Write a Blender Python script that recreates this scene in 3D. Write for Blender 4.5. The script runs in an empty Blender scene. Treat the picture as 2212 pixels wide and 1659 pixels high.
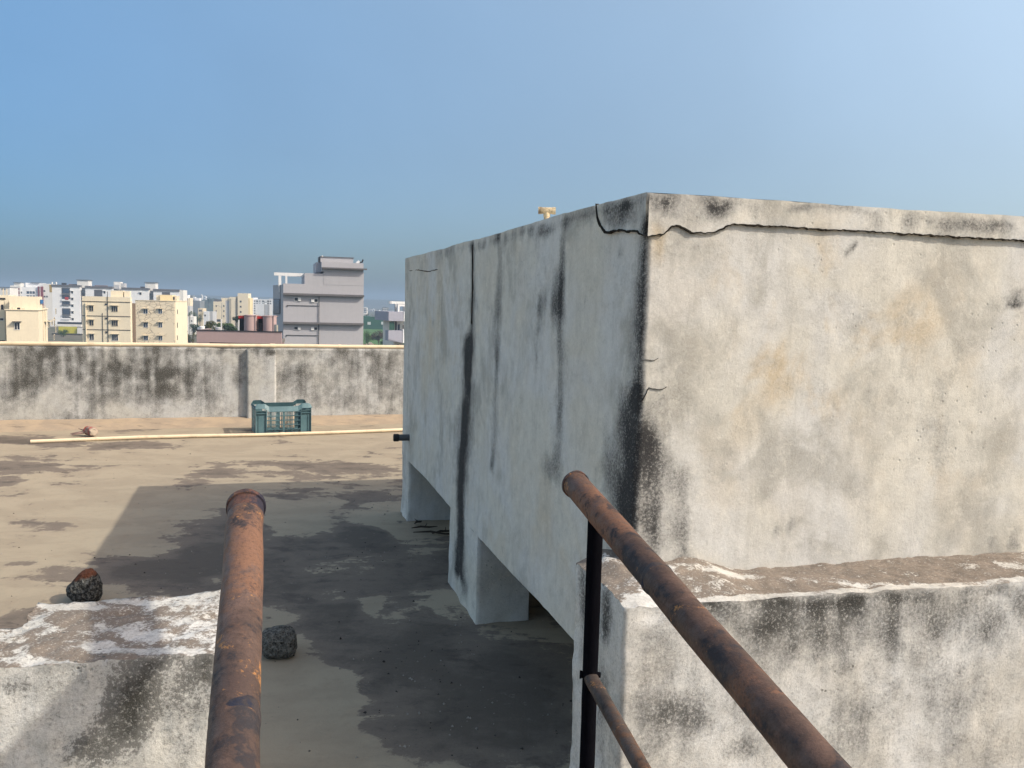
import bpy, math, random
import numpy as np
from mathutils import Vector, Matrix, noise
random.seed(7); RS = np.random.RandomState(11)
R = math.radians
scene = bpy.context.scene
COL = scene.collection
# ------------------------------------------------------------------ camera model (reference sheet 2212 x 1659)
F, EYE, ROLL, HY = 1850.0, 1.5, .026, 659.0
PITCH = math.atan((829.5-HY)/F)
ROT = Matrix.Rotation(math.pi/2-PITCH, 3, 'X') @ Matrix.Rotation(ROLL, 3, 'Z')
CAM = Vector((0, 0, EYE))
def ray(x, y): return ROT @ Vector(((x-1106)/F, -(y-829.5)/F, -1))
def atz(x, y, z=0.0):
    r = ray(x, y); return CAM + r*((z-EYE)/r.z)
def aty(x, y, Y):
    r = ray(x, y); return CAM + r*(Y/r.y)
def online(x, y, a, b):           # point of the sight line in the vertical plane through a and b
    r = ray(x, y); d = b-a
    A = np.array([[r.x, -d.x], [r.y, -d.y]]); s, t = np.linalg.solve(A, np.array([a.x, a.y]))
    return CAM + r*float(s)
# ------------------------------------------------------------------ object bookkeeping
def tag(o, label=None, cat=None, group=None, kind=None):
    if label: o['label'] = label
    if cat: o['category'] = cat
    if group: o['group'] = group
    if kind: o['kind'] = kind
    return o
def empty(name, loc=(0, 0, 0), rz=0, label=None, cat=None, group=None):
    o = bpy.data.objects.new(name, None); COL.objects.link(o)
    o.location = loc; o.rotation_euler = (0, 0, rz); o.empty_display_size = .2
    return tag(o, label, cat, group)
def copy_tree(o, parent=None):
    c = o.copy(); COL.objects.link(c); c.parent = parent
    for ch in [q for q in bpy.data.objects if q.parent == o]: copy_tree(ch, c)
    return c
class MB:
    def __init__(s): s.v = []; s.f = []; s.key = {}; s.at = []
    def add(s, vs, fs):
        n = len(s.v); s.v += [tuple(v) for v in vs]; s.f += [tuple(i+n for i in f) for f in fs]; return s
    def box(s, x0, y0, z0, x1, y1, z1):
        if x0 > x1: x0, x1 = x1, x0
        if y0 > y1: y0, y1 = y1, y0
        if z0 > z1: z0, z1 = z1, z0
        return s.prism([(x0, y0), (x1, y0), (x1, y1), (x0, y1)], z0, z1)
    def prism(s, poly, z0, z1, cap=True):
        n = len(poly)
        t = z1 if callable(z1) else (lambda x, y: z1)
        vs = [(x, y, z0) for x, y in poly]+[(x, y, t(x, y)) for x, y in poly]
        fs = [(i, (i+1) % n, n+(i+1) % n, n+i) for i in range(n)]
        if cap: fs += [tuple(range(n, 2*n)), tuple(reversed(range(n)))]
        return s.add(vs, fs)
    def tube(s, pts, rad, n=16, cap=True, jit=0):
        pts = [Vector(p) for p in pts]
        if not hasattr(rad, '__len__'): rad = [rad]*len(pts)
        vs = []; fs = []
        up = Vector((0, 0, 1))
        for i, p in enumerate(pts):
            d = (pts[min(i+1, len(pts)-1)]-pts[max(i-1, 0)]).normalized()
            a = d.cross(up)
            if a.length < .05: a = d.cross(Vector((1, 0, 0)))
            a.normalize(); b = a.cross(d).normalized()
            for k in range(n):
                t = 2*math.pi*k/n; q = p+(a*math.cos(t)+b*math.sin(t))*rad[i]
                if jit: q += noise.noise_vector(q*40)*jit
                vs.append(q)
        for i in range(len(pts)-1):
            for k in range(n):
                k2 = (k+1) % n
                fs.append((i*n+k, i*n+k2, (i+1)*n+k2, (i+1)*n+k))
        if cap: fs += [tuple(reversed(range(n))), tuple(range((len(pts)-1)*n, len(pts)*n))]
        fs = [tuple(reversed(f)) for f in fs]
        return s.add(vs, fs)
    def patch(s, p00, p10, p11, p01, step, fn=None):   # bilinear grid, merged with its neighbours; fn(h,z)->dict of attributes
        p00, p10, p11, p01 = map(Vector, (p00, p10, p11, p01))
        nu = max(1, round(max((p10-p00).length, (p11-p01).length)/step)); nv = max(1, round(max((p01-p00).length, (p11-p10).length)/step))
        P = [[(p00*(1-i/nu)+p10*(i/nu))*(1-j/nv)+(p01*(1-i/nu)+p11*(i/nu))*(j/nv) for i in range(nu+1)] for j in range(nv+1)]
        flat = [q for row in P for q in row]
        at = fn(flat) if fn else np.zeros((len(flat), 3))
        ids = []
        for q, a in zip(flat, at):
            k = (round(q.x*2000), round(q.y*2000), round(q.z*2000))
            if k in s.key: ids.append(s.key[k]); continue
            s.key[k] = len(s.v); ids.append(len(s.v)); s.v.append(tuple(q)); s.at.append(tuple(a))
        W = nu+1
        for j in range(nv):
            for i in range(nu):
                a, b, c, d = ids[j*W+i], ids[j*W+i+1], ids[(j+1)*W+i+1], ids[(j+1)*W+i]
                if len({a, b, c, d}) == 4: s.f.append((a, b, c, d))
        return s
    def build(s, name, mat, parent=None, smooth=False, disp=None, bevel=0):
        me = bpy.data.meshes.new(name)
        vs = s.v
        if disp: vs = [tuple(Vector(v)+disp(Vector(v))) for v in vs]
        me.from_pydata(vs, [], s.f)
        if s.at and len(s.at) == len(s.v):
            a = np.array(s.at, dtype=np.float32)
            for k, nm in enumerate(('st', 'wa', 'br')):
                at = me.attributes.new(nm, 'FLOAT', 'POINT'); at.data.foreach_set('value', np.ascontiguousarray(a[:, k]))
        me.materials.append(mat)
        if smooth: me.polygons.foreach_set('use_smooth', [True]*len(me.polygons))
        if smooth and any(len(f) > 6 for f in s.f): me.set_sharp_from_angle(angle=.7)
        me.update()
        o = bpy.data.objects.new(name, me); COL.objects.link(o); o.parent = parent
        if bevel:
            m = o.modifiers.new('bevel', 'BEVEL'); m.width = bevel; m.segments = 2; m.limit_method = 'ANGLE'
        return o
# ------------------------------------------------------------------ node helpers
class NT:
    def __init__(s, name):
        s.m = bpy.data.materials.new(name); s.m.use_nodes = True; s.t = s.m.node_tree
        s.b = s.t.nodes['Principled BSDF']
    def n(s, typ, **k):
        o = s.t.nodes.new(typ)
        for a, v in k.items():
            if a.startswith('i_'):
                key = a[2:]; key = int(key) if key.isdigit() else key.replace('_', ' ')
                s.set(o.inputs[key], v)
            else: setattr(o, a, v)
        return o
    def set(s, inp, v):
        if isinstance(v, bpy.types.NodeSocket): s.t.links.new(v, inp)
        elif isinstance(v, bpy.types.Node): s.t.links.new(v.outputs[0], inp)
        else:
            if hasattr(v, '__len__') and len(v) == 3 and inp.type == 'RGBA': v = (*v, 1)
            inp.default_value = v
    def math(s, op, a, b=0.0, c=None, clamp=False):
        o = s.n('ShaderNodeMath', operation=op, use_clamp=clamp); s.set(o.inputs[0], a); s.set(o.inputs[1], b)
        if c is not None: s.set(o.inputs[2], c)
        return o.outputs[0]
    def noise(s, vec, scale, detail=6, rough=.6, dist=0):
        o = s.n('ShaderNodeTexNoise'); o.normalize = True
        s.set(o.inputs['Vector'], vec); o.inputs['Scale'].default_value = scale; o.inputs['Detail'].default_value = detail
        o.inputs['Roughness'].default_value = rough; o.inputs['Distortion'].default_value = dist
        return o.outputs['Fac']
    def smooth(s, v, a, b, to0=0, to1=1):
        o = s.n('ShaderNodeMapRange', interpolation_type='SMOOTHSTEP'); s.set(o.inputs[0], v)
        for i, q in enumerate((a, b, to0, to1)): o.inputs[i+1].default_value = q
        return o.outputs[0]
    def mix(s, fac, a, b, mode='MIX'):
        o = s.n('ShaderNodeMix', data_type='RGBA', blend_type=mode); s.set(o.inputs[0], fac); s.set(o.inputs[6], a); s.set(o.inputs[7], b)
        return o.outputs[2]
    def map(s, sc, loc=(0, 0, 0), rot=(0, 0, 0), co='Object'):
        tc = s.n('ShaderNodeTexCoord'); o = s.n('ShaderNodeMapping'); s.set(o.inputs[0], tc.outputs[co])
        o.inputs['Scale'].default_value = sc; o.inputs['Location'].default_value = loc; o.inputs['Rotation'].default_value = rot
        return o.outputs[0]
    def attr(s, nm): return s.n('ShaderNodeAttribute', attribute_name=nm).outputs['Fac']
    def bump(s, h, dist, strength=1.0, prev=None):
        o = s.n('ShaderNodeBump'); o.inputs['Distance'].default_value = dist; o.inputs['Strength'].default_value = strength
        s.set(o.inputs['Height'], h)
        if prev is not None: s.set(o.inputs['Normal'], prev)
        return o.outputs[0]
    def out(s, col, rough=.9, nrm=None, spec=.25, metal=0):
        s.set(s.b.inputs['Base Color'], col); s.set(s.b.inputs['Roughness'], rough); s.b.inputs['Specular IOR Level'].default_value = spec
        s.b.inputs['Metallic'].default_value = metal
        if nrm is not None: s.set(s.b.inputs['Normal'], nrm)
        return s.m
def plaster(name, base, cool, warm, dark=(.028, .028, .027), brown=(.13, .105, .083), amb=0.0, pit=.5, loc=(0, 0, 0), bd=.004, soft=.30, grain=.5, cloud=.5, nk=1.0):
    t = NT(name); v = t.map((1, 1, 1), loc)
    A = t.noise(v, 2.6, 12, .62); B = t.noise(t.map((13, 13, 1.1), loc), 1.0, 9, .68); C = t.noise(v, 19, 10, .74); G = t.noise(v, 130, 6, .8)
    L1 = t.noise(v, 2.1, 5, .55, .5); L2 = t.noise(t.map((1, 1, .8), (loc[0]+7, 3, 1)), 3.6, 6, .6, .3); B2 = t.noise(t.map((30, 30, 3), loc), 1.0, 7, .7)
    st = t.attr('st'); wa = t.attr('wa'); br = t.attr('br')
    c = t.mix(t.smooth(L1, .40, .60), base, cool)
    c = t.mix(t.math('MULTIPLY', t.smooth(L2, .44, .60), t.math('MULTIPLY_ADD', wa, .9, .18), clamp=True), c, warm)
    c = t.mix(t.math('MULTIPLY', t.smooth(t.noise(t.map((1.2, 1.2, 1), (loc[0], 9, 4)), 3.0, 8, .62, .4), .50, .68), cloud), c, tuple(.60*k for k in base))
    c = t.mix(t.smooth(B2, .50, .70, 0, .22), c, tuple(.5*k for k in base))
    c = t.mix(t.smooth(C, .46, .70, 0, .34), c, tuple(.55*k for k in base))
    c = t.mix(t.smooth(C, .47, .34, 0, .30), c, tuple(min(.8, 1.28*k) for k in base))
    m = t.math('MULTIPLY_ADD', st, 1.25, amb)
    m = t.math('MULTIPLY_ADD', t.math('SUBTRACT', A, .5), 2.0*nk, m)
    m = t.math('MULTIPLY_ADD', t.math('SUBTRACT', B, .5), 1.7*nk, m)
    m = t.math('MULTIPLY_ADD', t.math('SUBTRACT', C, .5), 1.5*nk, m)
    w0 = t.math('MULTIPLY_ADD', t.math('SUBTRACT', L2, .5), .9*nk, t.math('MULTIPLY_ADD', t.math('SUBTRACT', G, .5), .8, m))
    wash = t.smooth(w0, -.02, .85)
    c = t.mix(t.math('MULTIPLY', wash, .66), c, tuple(.36*k for k in cool))
    m2 = t.math('MULTIPLY_ADD', t.math('SUBTRACT', G, .5), 3.2, m)
    core = t.math('ADD', t.math('MULTIPLY', t.smooth(m2, .60, .60+soft*2.2), .52), t.math('MULTIPLY', t.smooth(m2, .95, 1.75), .44))
    c = t.mix(core, c, dark)
    bm = t.math('MULTIPLY_ADD', t.math('SUBTRACT', C, .5), 3.4, t.math('MULTIPLY_ADD', t.math('SUBTRACT', A, .5), 2.4, t.math('MULTIPLY_ADD', t.math('SUBTRACT', G, .5), 1.6, br)))
    c = t.mix(t.math('MULTIPLY', t.math('MULTIPLY', t.smooth(bm, .28, .70), t.smooth(br, .08, .25)), .93), c, t.mix(t.smooth(C, .35, .65), tuple(.7*k for k in brown), tuple(1.35*k for k in brown)))
    vo = t.n('ShaderNodeTexVoronoi'); t.set(vo.inputs['Vector'], v); vo.inputs['Scale'].default_value = 38
    hole = t.math('MULTIPLY', t.smooth(vo.outputs['Distance'], .08, .20, 1, 0), t.smooth(A, .53, .62))
    c = t.mix(t.math('MULTIPLY', hole, pit), c, tuple(.2*k for k in base))
    c = t.mix(t.smooth(G, .50, .68, 0, grain), c, tuple(.42*k for k in base))
    c = t.mix(t.smooth(G, .48, .34, 0, grain*.6), c, tuple(min(.82, 1.4*k) for k in base))
    nb = t.bump(A, .012, .4)
    nb = t.bump(C, bd*.9, .6, nb)
    nb = t.bump(t.math('SUBTRACT', G, t.math('MULTIPLY', hole, .7)), bd*.7, .8, nb)
    return t.out(c, .94, nb, .12)
def floor_mat():
    t = NT('roof_screed'); v = t.map((1, 1, 1))
    A = t.noise(v, 1.5, 12, .66, .3); B = t.noise(t.map((1, 1.7, 1), rot=(0, 0, R(-14))), 1.9, 9, .62, .5); C = t.noise(v, 11, 10, .74); G = t.noise(v, 90, 5, .78); D_ = t.noise(t.map((1, 1.4, 1), (4, 4, 0), rot=(0, 0, R(-14))), 4.5, 10, .70, .4)
    st = t.attr('st')
    c = t.mix(t.smooth(B, .42, .58), (.325, .275, .198), (.288, .241, .174))
    c = t.mix(t.smooth(C, .50, .70, 0, .35), c, (.22, .17, .12))
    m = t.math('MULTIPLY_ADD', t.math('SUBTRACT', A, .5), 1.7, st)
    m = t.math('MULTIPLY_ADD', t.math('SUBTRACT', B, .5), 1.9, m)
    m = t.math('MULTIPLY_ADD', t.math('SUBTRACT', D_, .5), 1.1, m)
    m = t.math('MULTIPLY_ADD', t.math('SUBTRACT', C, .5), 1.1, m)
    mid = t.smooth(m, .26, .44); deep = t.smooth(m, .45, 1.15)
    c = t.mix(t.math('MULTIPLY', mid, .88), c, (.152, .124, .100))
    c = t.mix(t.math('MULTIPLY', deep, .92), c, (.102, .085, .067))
    # pale flakes of dried silt left lying on the dark stain
    fl = t.math('MULTIPLY', t.smooth(t.noise(t.map((1, 1.8, 1)), 17, 8, .78, .5), .585, .63), t.smooth(A, .50, .60))
    c = t.mix(t.math('MULTIPLY', fl, .6), c, (.24, .205, .165))
    c = t.mix(t.math('MULTIPLY', t.smooth(D_, .54, .66), t.math('MULTIPLY_ADD', mid, .4, .05)), c, (.055, .045, .040))
    c = t.mix(t.math('MULTIPLY', t.smooth(G, .52, .70), t.math('MULTIPLY_ADD', mid, .38, .10)), c, (.07, .058, .048))
    nb = t.bump(B, .010, .4); nb = t.bump(C, .006, .6, nb); nb = t.bump(G, .0016, .7, nb)
    return t.out(c, t.smooth(m, .2, .9, .93, .80), nb, .2)
def rust(name, a=(.122, .077, .060), b=(.19, .096, .056), c_=(.022, .022, .027), dark=.395, loc=(0, 0, 0)):
    t = NT(name); v = t.map((1, 1, 1), loc)
    A = t.noise(v, 8, 10, .68, .4); B = t.noise(v, 24, 9, .74); G = t.noise(v, 210, 4, .75); L = t.noise(v, 3.4, 6, .6, .3)
    c = t.mix(t.smooth(A, .42, .58), a, tuple(k*.55 for k in a))
    c = t.mix(t.math('MULTIPLY', t.smooth(t.math('MULTIPLY_ADD', t.math('SUBTRACT', B, .5), .8, L), .50, .62), .8), c, b)
    dm = t.math('MULTIPLY_ADD', t.math('SUBTRACT', B, .5), 1.1, t.math('MULTIPLY_ADD', t.math('SUBTRACT', A, .5), 1.3, .5))
    c = t.mix(t.math('MULTIPLY', t.smooth(dm, .98-dark, 1.10-dark), .9), c, c_)
    y = t.math('MULTIPLY', t.smooth(t.math('MULTIPLY_ADD', t.math('SUBTRACT', t.noise(v, 60, 6, .8), .5), .6, t.noise(v, 9.5, 9, .75, .5)), .625, .69), .8)
    c = t.mix(y, c, (.40, .19, .06))
    c = t.mix(t.smooth(G, .48, .68, 0, .55), c, tuple(k*.3 for k in a))
    nb = t.bump(B, .0026, .8); nb = t.bump(G, .0007, .9, nb)
    return t.out(c, t.smooth(B, .4, .6, .55, .88), nb, .35)
MATS = {}
def paint(name, col, var=.12, rough=.85, sc=.8, spec=.2, dirt=None, fine=0.10):
    if name in MATS: return MATS[name]
    t = NT(name); v = t.map((1, 1, 1)); A = t.noise(v, sc, 8, .6); B = t.noise(t.map((3, 3, .35)), 1.2, 6, .6); G = t.noise(v, sc*14, 5, .7)
    c = t.mix(t.smooth(A, .3, .7), col, tuple(k*(1-var) for k in col))
    c = t.mix(t.math('MULTIPLY', t.smooth(B, .48, .75), .35 if dirt is None else dirt), c, tuple(k*.5 for k in col))
    c = t.mix(t.smooth(G, .35, .75, 0, fine*2.4), c, tuple(k*.5 for k in col))
    MATS[name] = t.out(c, rough, t.bump(G, .004, .4), spec); return MATS[name]
def glassy(name, col, rough=.12, spec=.6):
    if name in MATS: return MATS[name]
    t = NT(name); A = t.noise(t.map((1, 1, 1)), 1.7, 4, .5)
    MATS[name] = t.out(t.mix(A, tuple(k*.6 for k in col), tuple(k*1.5 for k in col)), rough, None, spec); return MATS[name]
# ------------------------------------------------------------------ stains placed on a surface in its own metres
class Plane:
    def __init__(s, a, b):
        s.a = Vector(a); s.a.z = 0; s.d = Vector(b)-Vector(a); s.d.z = 0; s.d.normalize(); s.b = s.a+s.d
    def hz(s, px, py):
        p = online(px, py, s.a, s.b); return ((p-s.a).dot(s.d), p.z)
    def conv(s, st):
        out = []
        for q in st:
            if q[0] == 'b':
                _, x, y, rx, ry, k = q[:6]; h, z = s.hz(x, y); h2, _z = s.hz(x+rx, y); _h, z2 = s.hz(x, y+ry)
                out.append(('b', h, z, abs(h2-h), abs(z2-z), k))
            else:
                L = []
                for x, y, r in q[1]:
                    h, z = s.hz(x, y); h2, _z = s.hz(x+r, y); L.append((z, h, abs(h2-h)))
                L.sort(); out.append(('l', np.array(L), q[2]))
        return out
    def fn(s, st, wa=(), br=(), warp=.03, base=0.0, z1=None):
        S, Wm, Bm = s.conv(st), s.conv(wa), s.conv(br)
        def f(P):
            n = len(P); h = np.zeros(n); z = np.zeros(n); mo_ = np.zeros(n)
            for i, p in enumerate(P):
                w = noise.noise_vector(p*5.0)*warp + noise.noise_vector(p*17)*warp*.45
                h[i] = (p-s.a).dot(s.d)+w.x; z[i] = p.z+w.z; mo_[i] = 1+1.1*noise.noise(Vector((p.x*13, p.y*13, p.z*2.6)))+.9*noise.noise(p*9+Vector((3, 3, 3)))
            mo_ = np.clip(mo_, .4, 1.5)
            def ev(L, b0=0.0):
                o = np.full(n, b0)
                for q in L:
                    if q[0] == 'b': g = np.exp(-(((h-q[1])/q[3])**2+((z-q[2])/q[4])**2)**1.5); o += q[5]*g*mo_
                    else:
                        L_ = q[1]; hc = np.interp(z, L_[:, 0], L_[:, 1]); r = np.interp(z, L_[:, 0], L_[:, 2])
                        e = .05; fade = np.clip((z-L_[0, 0]+e)/e, 0, 1)*np.clip((L_[-1, 0]+e-z)/e, 0, 1)
                        o += q[2]*fade*np.exp(-(np.abs(h-hc)/(r*1.35))**1.6)*1.1*(.55+.45*mo_)
                return o
            return np.stack([ev(S, base), ev(Wm), ev(Bm)], 1)
        return f
def rough_disp(a=.004, s=9, a2=.0015, s2=33):
    return lambda p: noise.noise_vector(p*s)*a+noise.noise_vector(p*s2+Vector((5, 5, 5)))*a2
# ================================================================== CAMERA, WORLD, SUN
cd = bpy.data.cameras.new('camera'); cam = bpy.data.objects.new('camera', cd); COL.objects.link(cam)
cd.sensor_fit = 'HORIZONTAL'; cd.sensor_width = 36; cd.lens = 36*F/2212; cd.clip_start = .05; cd.clip_end = 20000
cam.matrix_world = Matrix.Translation(CAM) @ ROT.to_4x4(); scene.camera = cam
SUNV = Vector((2.149, -.60, 1.80)).normalized()
el = math.asin(SUNV.z); az = math.atan2(SUNV.x, SUNV.y)
sd = bpy.data.lights.new('sun', 'SUN'); sd.energy = 3.3; sd.angle = R(.53); sd.color = (1, .93, .82)
so = bpy.data.objects.new('sun', sd); COL.objects.link(so); so.rotation_euler = SUNV.to_track_quat('Z', 'Y').to_euler()
w = bpy.data.worlds.new('World'); scene.world = w; w.use_nodes = True
nt = w.node_tree; bg = nt.nodes['Background']; sky = nt.nodes.new('ShaderNodeTexSky'); sky.sky_type = 'NISHITA'; sky.sun_disc = False
sky.sun_elevation = el; sky.sun_rotation = az; sky.altitude = 400; sky.air_density = 1.15; sky.dust_density = 2.2; sky.ozone_density = 1.6
tc = nt.nodes.new('ShaderNodeTexCoord'); sp = nt.nodes.new('ShaderNodeSeparateXYZ'); nt.links.new(tc.outputs['Generated'], sp.inputs[0])
rp = nt.nodes.new('ShaderNodeValToRGB'); nt.links.new(sp.outputs['Z'], rp.inputs[0])
SKYR = [(0.0, (.40, .50, .68)), (.06, (.43, .53, .70)), (.16, (.61, .655, .735)), (.30, (.92, .92, .90)), (.42, (1.25, 1.16, 1.05)), (.62, (1.75, 1.5, 1.25)), (1.0, (1.9, 1.6, 1.3))]  # upper stops, above the view, raised as added fill for shaded faces
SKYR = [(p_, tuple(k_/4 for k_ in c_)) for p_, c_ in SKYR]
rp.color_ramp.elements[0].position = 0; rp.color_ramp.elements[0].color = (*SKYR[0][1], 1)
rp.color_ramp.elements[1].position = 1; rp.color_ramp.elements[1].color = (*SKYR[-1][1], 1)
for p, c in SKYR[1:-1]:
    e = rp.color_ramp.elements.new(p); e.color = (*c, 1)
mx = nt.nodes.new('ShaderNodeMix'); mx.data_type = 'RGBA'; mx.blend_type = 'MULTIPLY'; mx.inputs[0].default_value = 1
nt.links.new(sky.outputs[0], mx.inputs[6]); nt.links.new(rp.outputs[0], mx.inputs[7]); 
mg = nt.nodes.new('ShaderNodeValToRGB'); mr_ = nt.nodes.new('ShaderNodeMapRange'); nt.links.new(sp.outputs['X'], mr_.inputs[0]); mr_.inputs[1].default_value = -1; mr_.inputs[2].default_value = 1; nt.links.new(mr_.outputs[0], mg.inputs[0])   # paler towards the sun's side; left end raised as added fill, out of view
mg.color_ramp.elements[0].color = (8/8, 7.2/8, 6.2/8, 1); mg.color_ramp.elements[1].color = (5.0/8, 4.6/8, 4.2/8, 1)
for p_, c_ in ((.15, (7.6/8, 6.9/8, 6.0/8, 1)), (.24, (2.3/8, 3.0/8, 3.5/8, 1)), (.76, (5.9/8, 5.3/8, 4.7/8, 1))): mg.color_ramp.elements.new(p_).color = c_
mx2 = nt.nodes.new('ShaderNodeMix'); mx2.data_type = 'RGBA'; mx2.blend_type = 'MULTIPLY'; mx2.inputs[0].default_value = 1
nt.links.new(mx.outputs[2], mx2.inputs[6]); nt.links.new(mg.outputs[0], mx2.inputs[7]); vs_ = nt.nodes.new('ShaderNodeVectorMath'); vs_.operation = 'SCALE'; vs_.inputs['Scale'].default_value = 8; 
sn = nt.nodes.new('ShaderNodeTexNoise'); sn.inputs['Scale'].default_value = 2.2; sn.inputs['Detail'].default_value = 4; sn.inputs['Distortion'].default_value = .4; nt.links.new(tc.outputs['Generated'], sn.inputs['Vector'])
sm_ = nt.nodes.new('ShaderNodeMapRange'); nt.links.new(sn.outputs['Fac'], sm_.inputs[0]); sm_.inputs[1].default_value = .35; sm_.inputs[2].default_value = .65; sm_.inputs[3].default_value = .955; sm_.inputs[4].default_value = 1.045   # thin uneven veil
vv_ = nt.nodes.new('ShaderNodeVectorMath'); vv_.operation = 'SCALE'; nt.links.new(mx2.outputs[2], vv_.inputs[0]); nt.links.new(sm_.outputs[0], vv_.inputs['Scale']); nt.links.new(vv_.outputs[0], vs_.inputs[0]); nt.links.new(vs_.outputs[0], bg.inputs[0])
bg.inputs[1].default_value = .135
scene.view_settings.view_transform = 'Standard'; scene.view_settings.look = 'None'; scene.view_settings.exposure = .48; scene.view_settings.gamma = 1
scene.render.engine = 'CYCLES'
scene.cycles.volume_bounces = 0; scene.cycles.max_bounces = 6; scene.cycles.volume_step_rate = 20
# ================================================================== ROOF: FLOOR
PL0 = atz(0, 922); PL1 = atz(870, 907); PD = (PL1-PL0); PD.z = 0; PD.normalize(); PN = Vector((-PD.y, PD.x, 0))   # parapet line, PN points away from the camera
TA = atz(878, 1120); TB = atz(1027, 1345); TD = (TA-TB); TD.z = 0; TD.normalize()                                # tank's left face, runs away
C0 = online(1397, 415, TA, TB); C1 = online(868, 1100, TA, TB); ZT = C0.z
RD = atz(2212, 467, ZT)-C0; RD.z = 0; RD.normalize()                                                               # tank's right face, runs right
C0 = Vector((C0.x, C0.y, 0)); C1 = Vector((C1.x, C1.y, 0))
FS = []   # (px,py,rx,ry,k) in sheet pixels, turned into metres on the floor
def fl(x, y, rx, ry, k):
    c = atz(x, y); FS.append((c.x, c.y, abs(atz(x+rx, y).x-c.x), abs(atz(x, y+ry).y-c.y), k))
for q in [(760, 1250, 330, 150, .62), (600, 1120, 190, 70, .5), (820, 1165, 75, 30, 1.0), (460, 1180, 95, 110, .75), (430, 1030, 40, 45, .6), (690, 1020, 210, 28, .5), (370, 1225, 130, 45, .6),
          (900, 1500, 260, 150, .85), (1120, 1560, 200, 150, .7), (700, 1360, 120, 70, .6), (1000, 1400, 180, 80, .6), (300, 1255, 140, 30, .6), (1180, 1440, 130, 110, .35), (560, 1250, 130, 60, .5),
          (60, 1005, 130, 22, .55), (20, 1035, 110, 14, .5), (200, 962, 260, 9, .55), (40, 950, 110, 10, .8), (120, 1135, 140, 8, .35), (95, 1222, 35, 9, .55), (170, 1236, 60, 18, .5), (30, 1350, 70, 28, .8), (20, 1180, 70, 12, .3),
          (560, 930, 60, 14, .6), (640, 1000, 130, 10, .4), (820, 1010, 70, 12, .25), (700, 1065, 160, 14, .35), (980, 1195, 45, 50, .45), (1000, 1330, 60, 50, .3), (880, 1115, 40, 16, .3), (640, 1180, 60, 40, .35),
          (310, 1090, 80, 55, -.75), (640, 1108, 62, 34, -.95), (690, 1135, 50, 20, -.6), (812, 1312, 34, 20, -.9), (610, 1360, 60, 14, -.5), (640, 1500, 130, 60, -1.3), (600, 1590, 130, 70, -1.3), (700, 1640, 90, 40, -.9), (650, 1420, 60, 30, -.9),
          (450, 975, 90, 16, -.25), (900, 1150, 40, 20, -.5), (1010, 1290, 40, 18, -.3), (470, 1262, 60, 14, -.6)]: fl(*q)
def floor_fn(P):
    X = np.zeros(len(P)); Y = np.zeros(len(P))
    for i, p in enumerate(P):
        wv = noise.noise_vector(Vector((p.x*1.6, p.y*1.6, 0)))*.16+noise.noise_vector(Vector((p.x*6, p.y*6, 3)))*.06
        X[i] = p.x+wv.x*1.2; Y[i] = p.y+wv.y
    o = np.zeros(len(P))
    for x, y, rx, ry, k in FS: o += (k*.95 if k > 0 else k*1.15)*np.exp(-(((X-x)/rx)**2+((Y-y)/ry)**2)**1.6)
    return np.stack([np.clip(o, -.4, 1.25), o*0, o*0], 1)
FLOOR = floor_mat()
deck = MB()
xl, xr, yn = -10.0, 5.0, -2.5
def far_y(x): return PL0.y+(x-PL0.x)*PD.y/PD.x
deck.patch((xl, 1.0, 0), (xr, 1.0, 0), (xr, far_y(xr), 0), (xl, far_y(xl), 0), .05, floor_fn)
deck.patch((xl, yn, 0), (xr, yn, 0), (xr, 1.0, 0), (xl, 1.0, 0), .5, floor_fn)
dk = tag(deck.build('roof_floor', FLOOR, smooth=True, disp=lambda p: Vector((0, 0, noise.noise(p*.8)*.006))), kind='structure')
# ================================================================== PARAPET
M_PAR = plaster('parapet_plaster', (.425, .42, .385), (.455, .46, .445), (.41, .375, .31), dark=(.043, .042, .037), amb=.17, pit=.5, soft=.30, grain=.6, cloud=.5)
pp = Plane(PL0, PL1)
PST = [('b', 130, 780, 190, 30, .3), ('b', 300, 800, 200, 34, .25), ('b', 120, 790, 130, 45, .42), ('b', 340, 815, 85, 48, .85), ('b', 40, 835, 60, 40, .6), ('b', 205, 855, 50, 40, .45), ('b', 180, 905, 60, 20, .5), ('b', 345, 868, 30, 30, .35), ('b', 450, 850, 40, 60, .45),
       ('b', 515, 820, 16, 60, .4), ('b', 640, 810, 55, 42, .5), ('b', 740, 780, 30, 50, .45), ('b', 850, 850, 60, 50, .5), ('b', 800, 780, 40, 40, .35), ('b', 720, 860, 60, 30, .35), ('b', 860, 775, 40, 20, .5),  # first blob paints extra dark where the pilaster's shadow falls
       ('b', 250, 752, 280, 12, .45), ('b', 640, 760, 240, 10, .4), ('b', 110, 870, 40, 30, -.5), ('b', 290, 890, 90, 25, -.35), ('b', 10, 780, 30, 40, -.4), ('b', 670, 900, 120, 18, -.3), ('b', 320, 780, 50, 16, -.2)]
par = empty('parapet_wall', (0, 0, 0), 0, 'long dirty grey plastered parapet wall with black mould stains along the far roof edge', 'wall')
ZP = .905
A0 = PL0-PD*6; B0 = PL0+PD*13; th = .16
m = MB(); f_ = pp.fn(PST, warp=.07)
a, b = A0, B0
m.patch(a, b, b+Vector((0, 0, ZP)), a+Vector((0, 0, ZP)), .03, f_)
m.patch(a+Vector((0, 0, ZP)), b+Vector((0, 0, ZP)), b+PN*th+Vector((0, 0, ZP)), a+PN*th+Vector((0, 0, ZP)), .03, f_)
m.patch(b+PN*th, a+PN*th, a+PN*th+Vector((0, 0, ZP)), b+PN*th+Vector((0, 0, ZP)), .5)
m.build('wall', M_PAR, par, smooth=True, disp=rough_disp(.004, 3, .002, 14))
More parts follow.
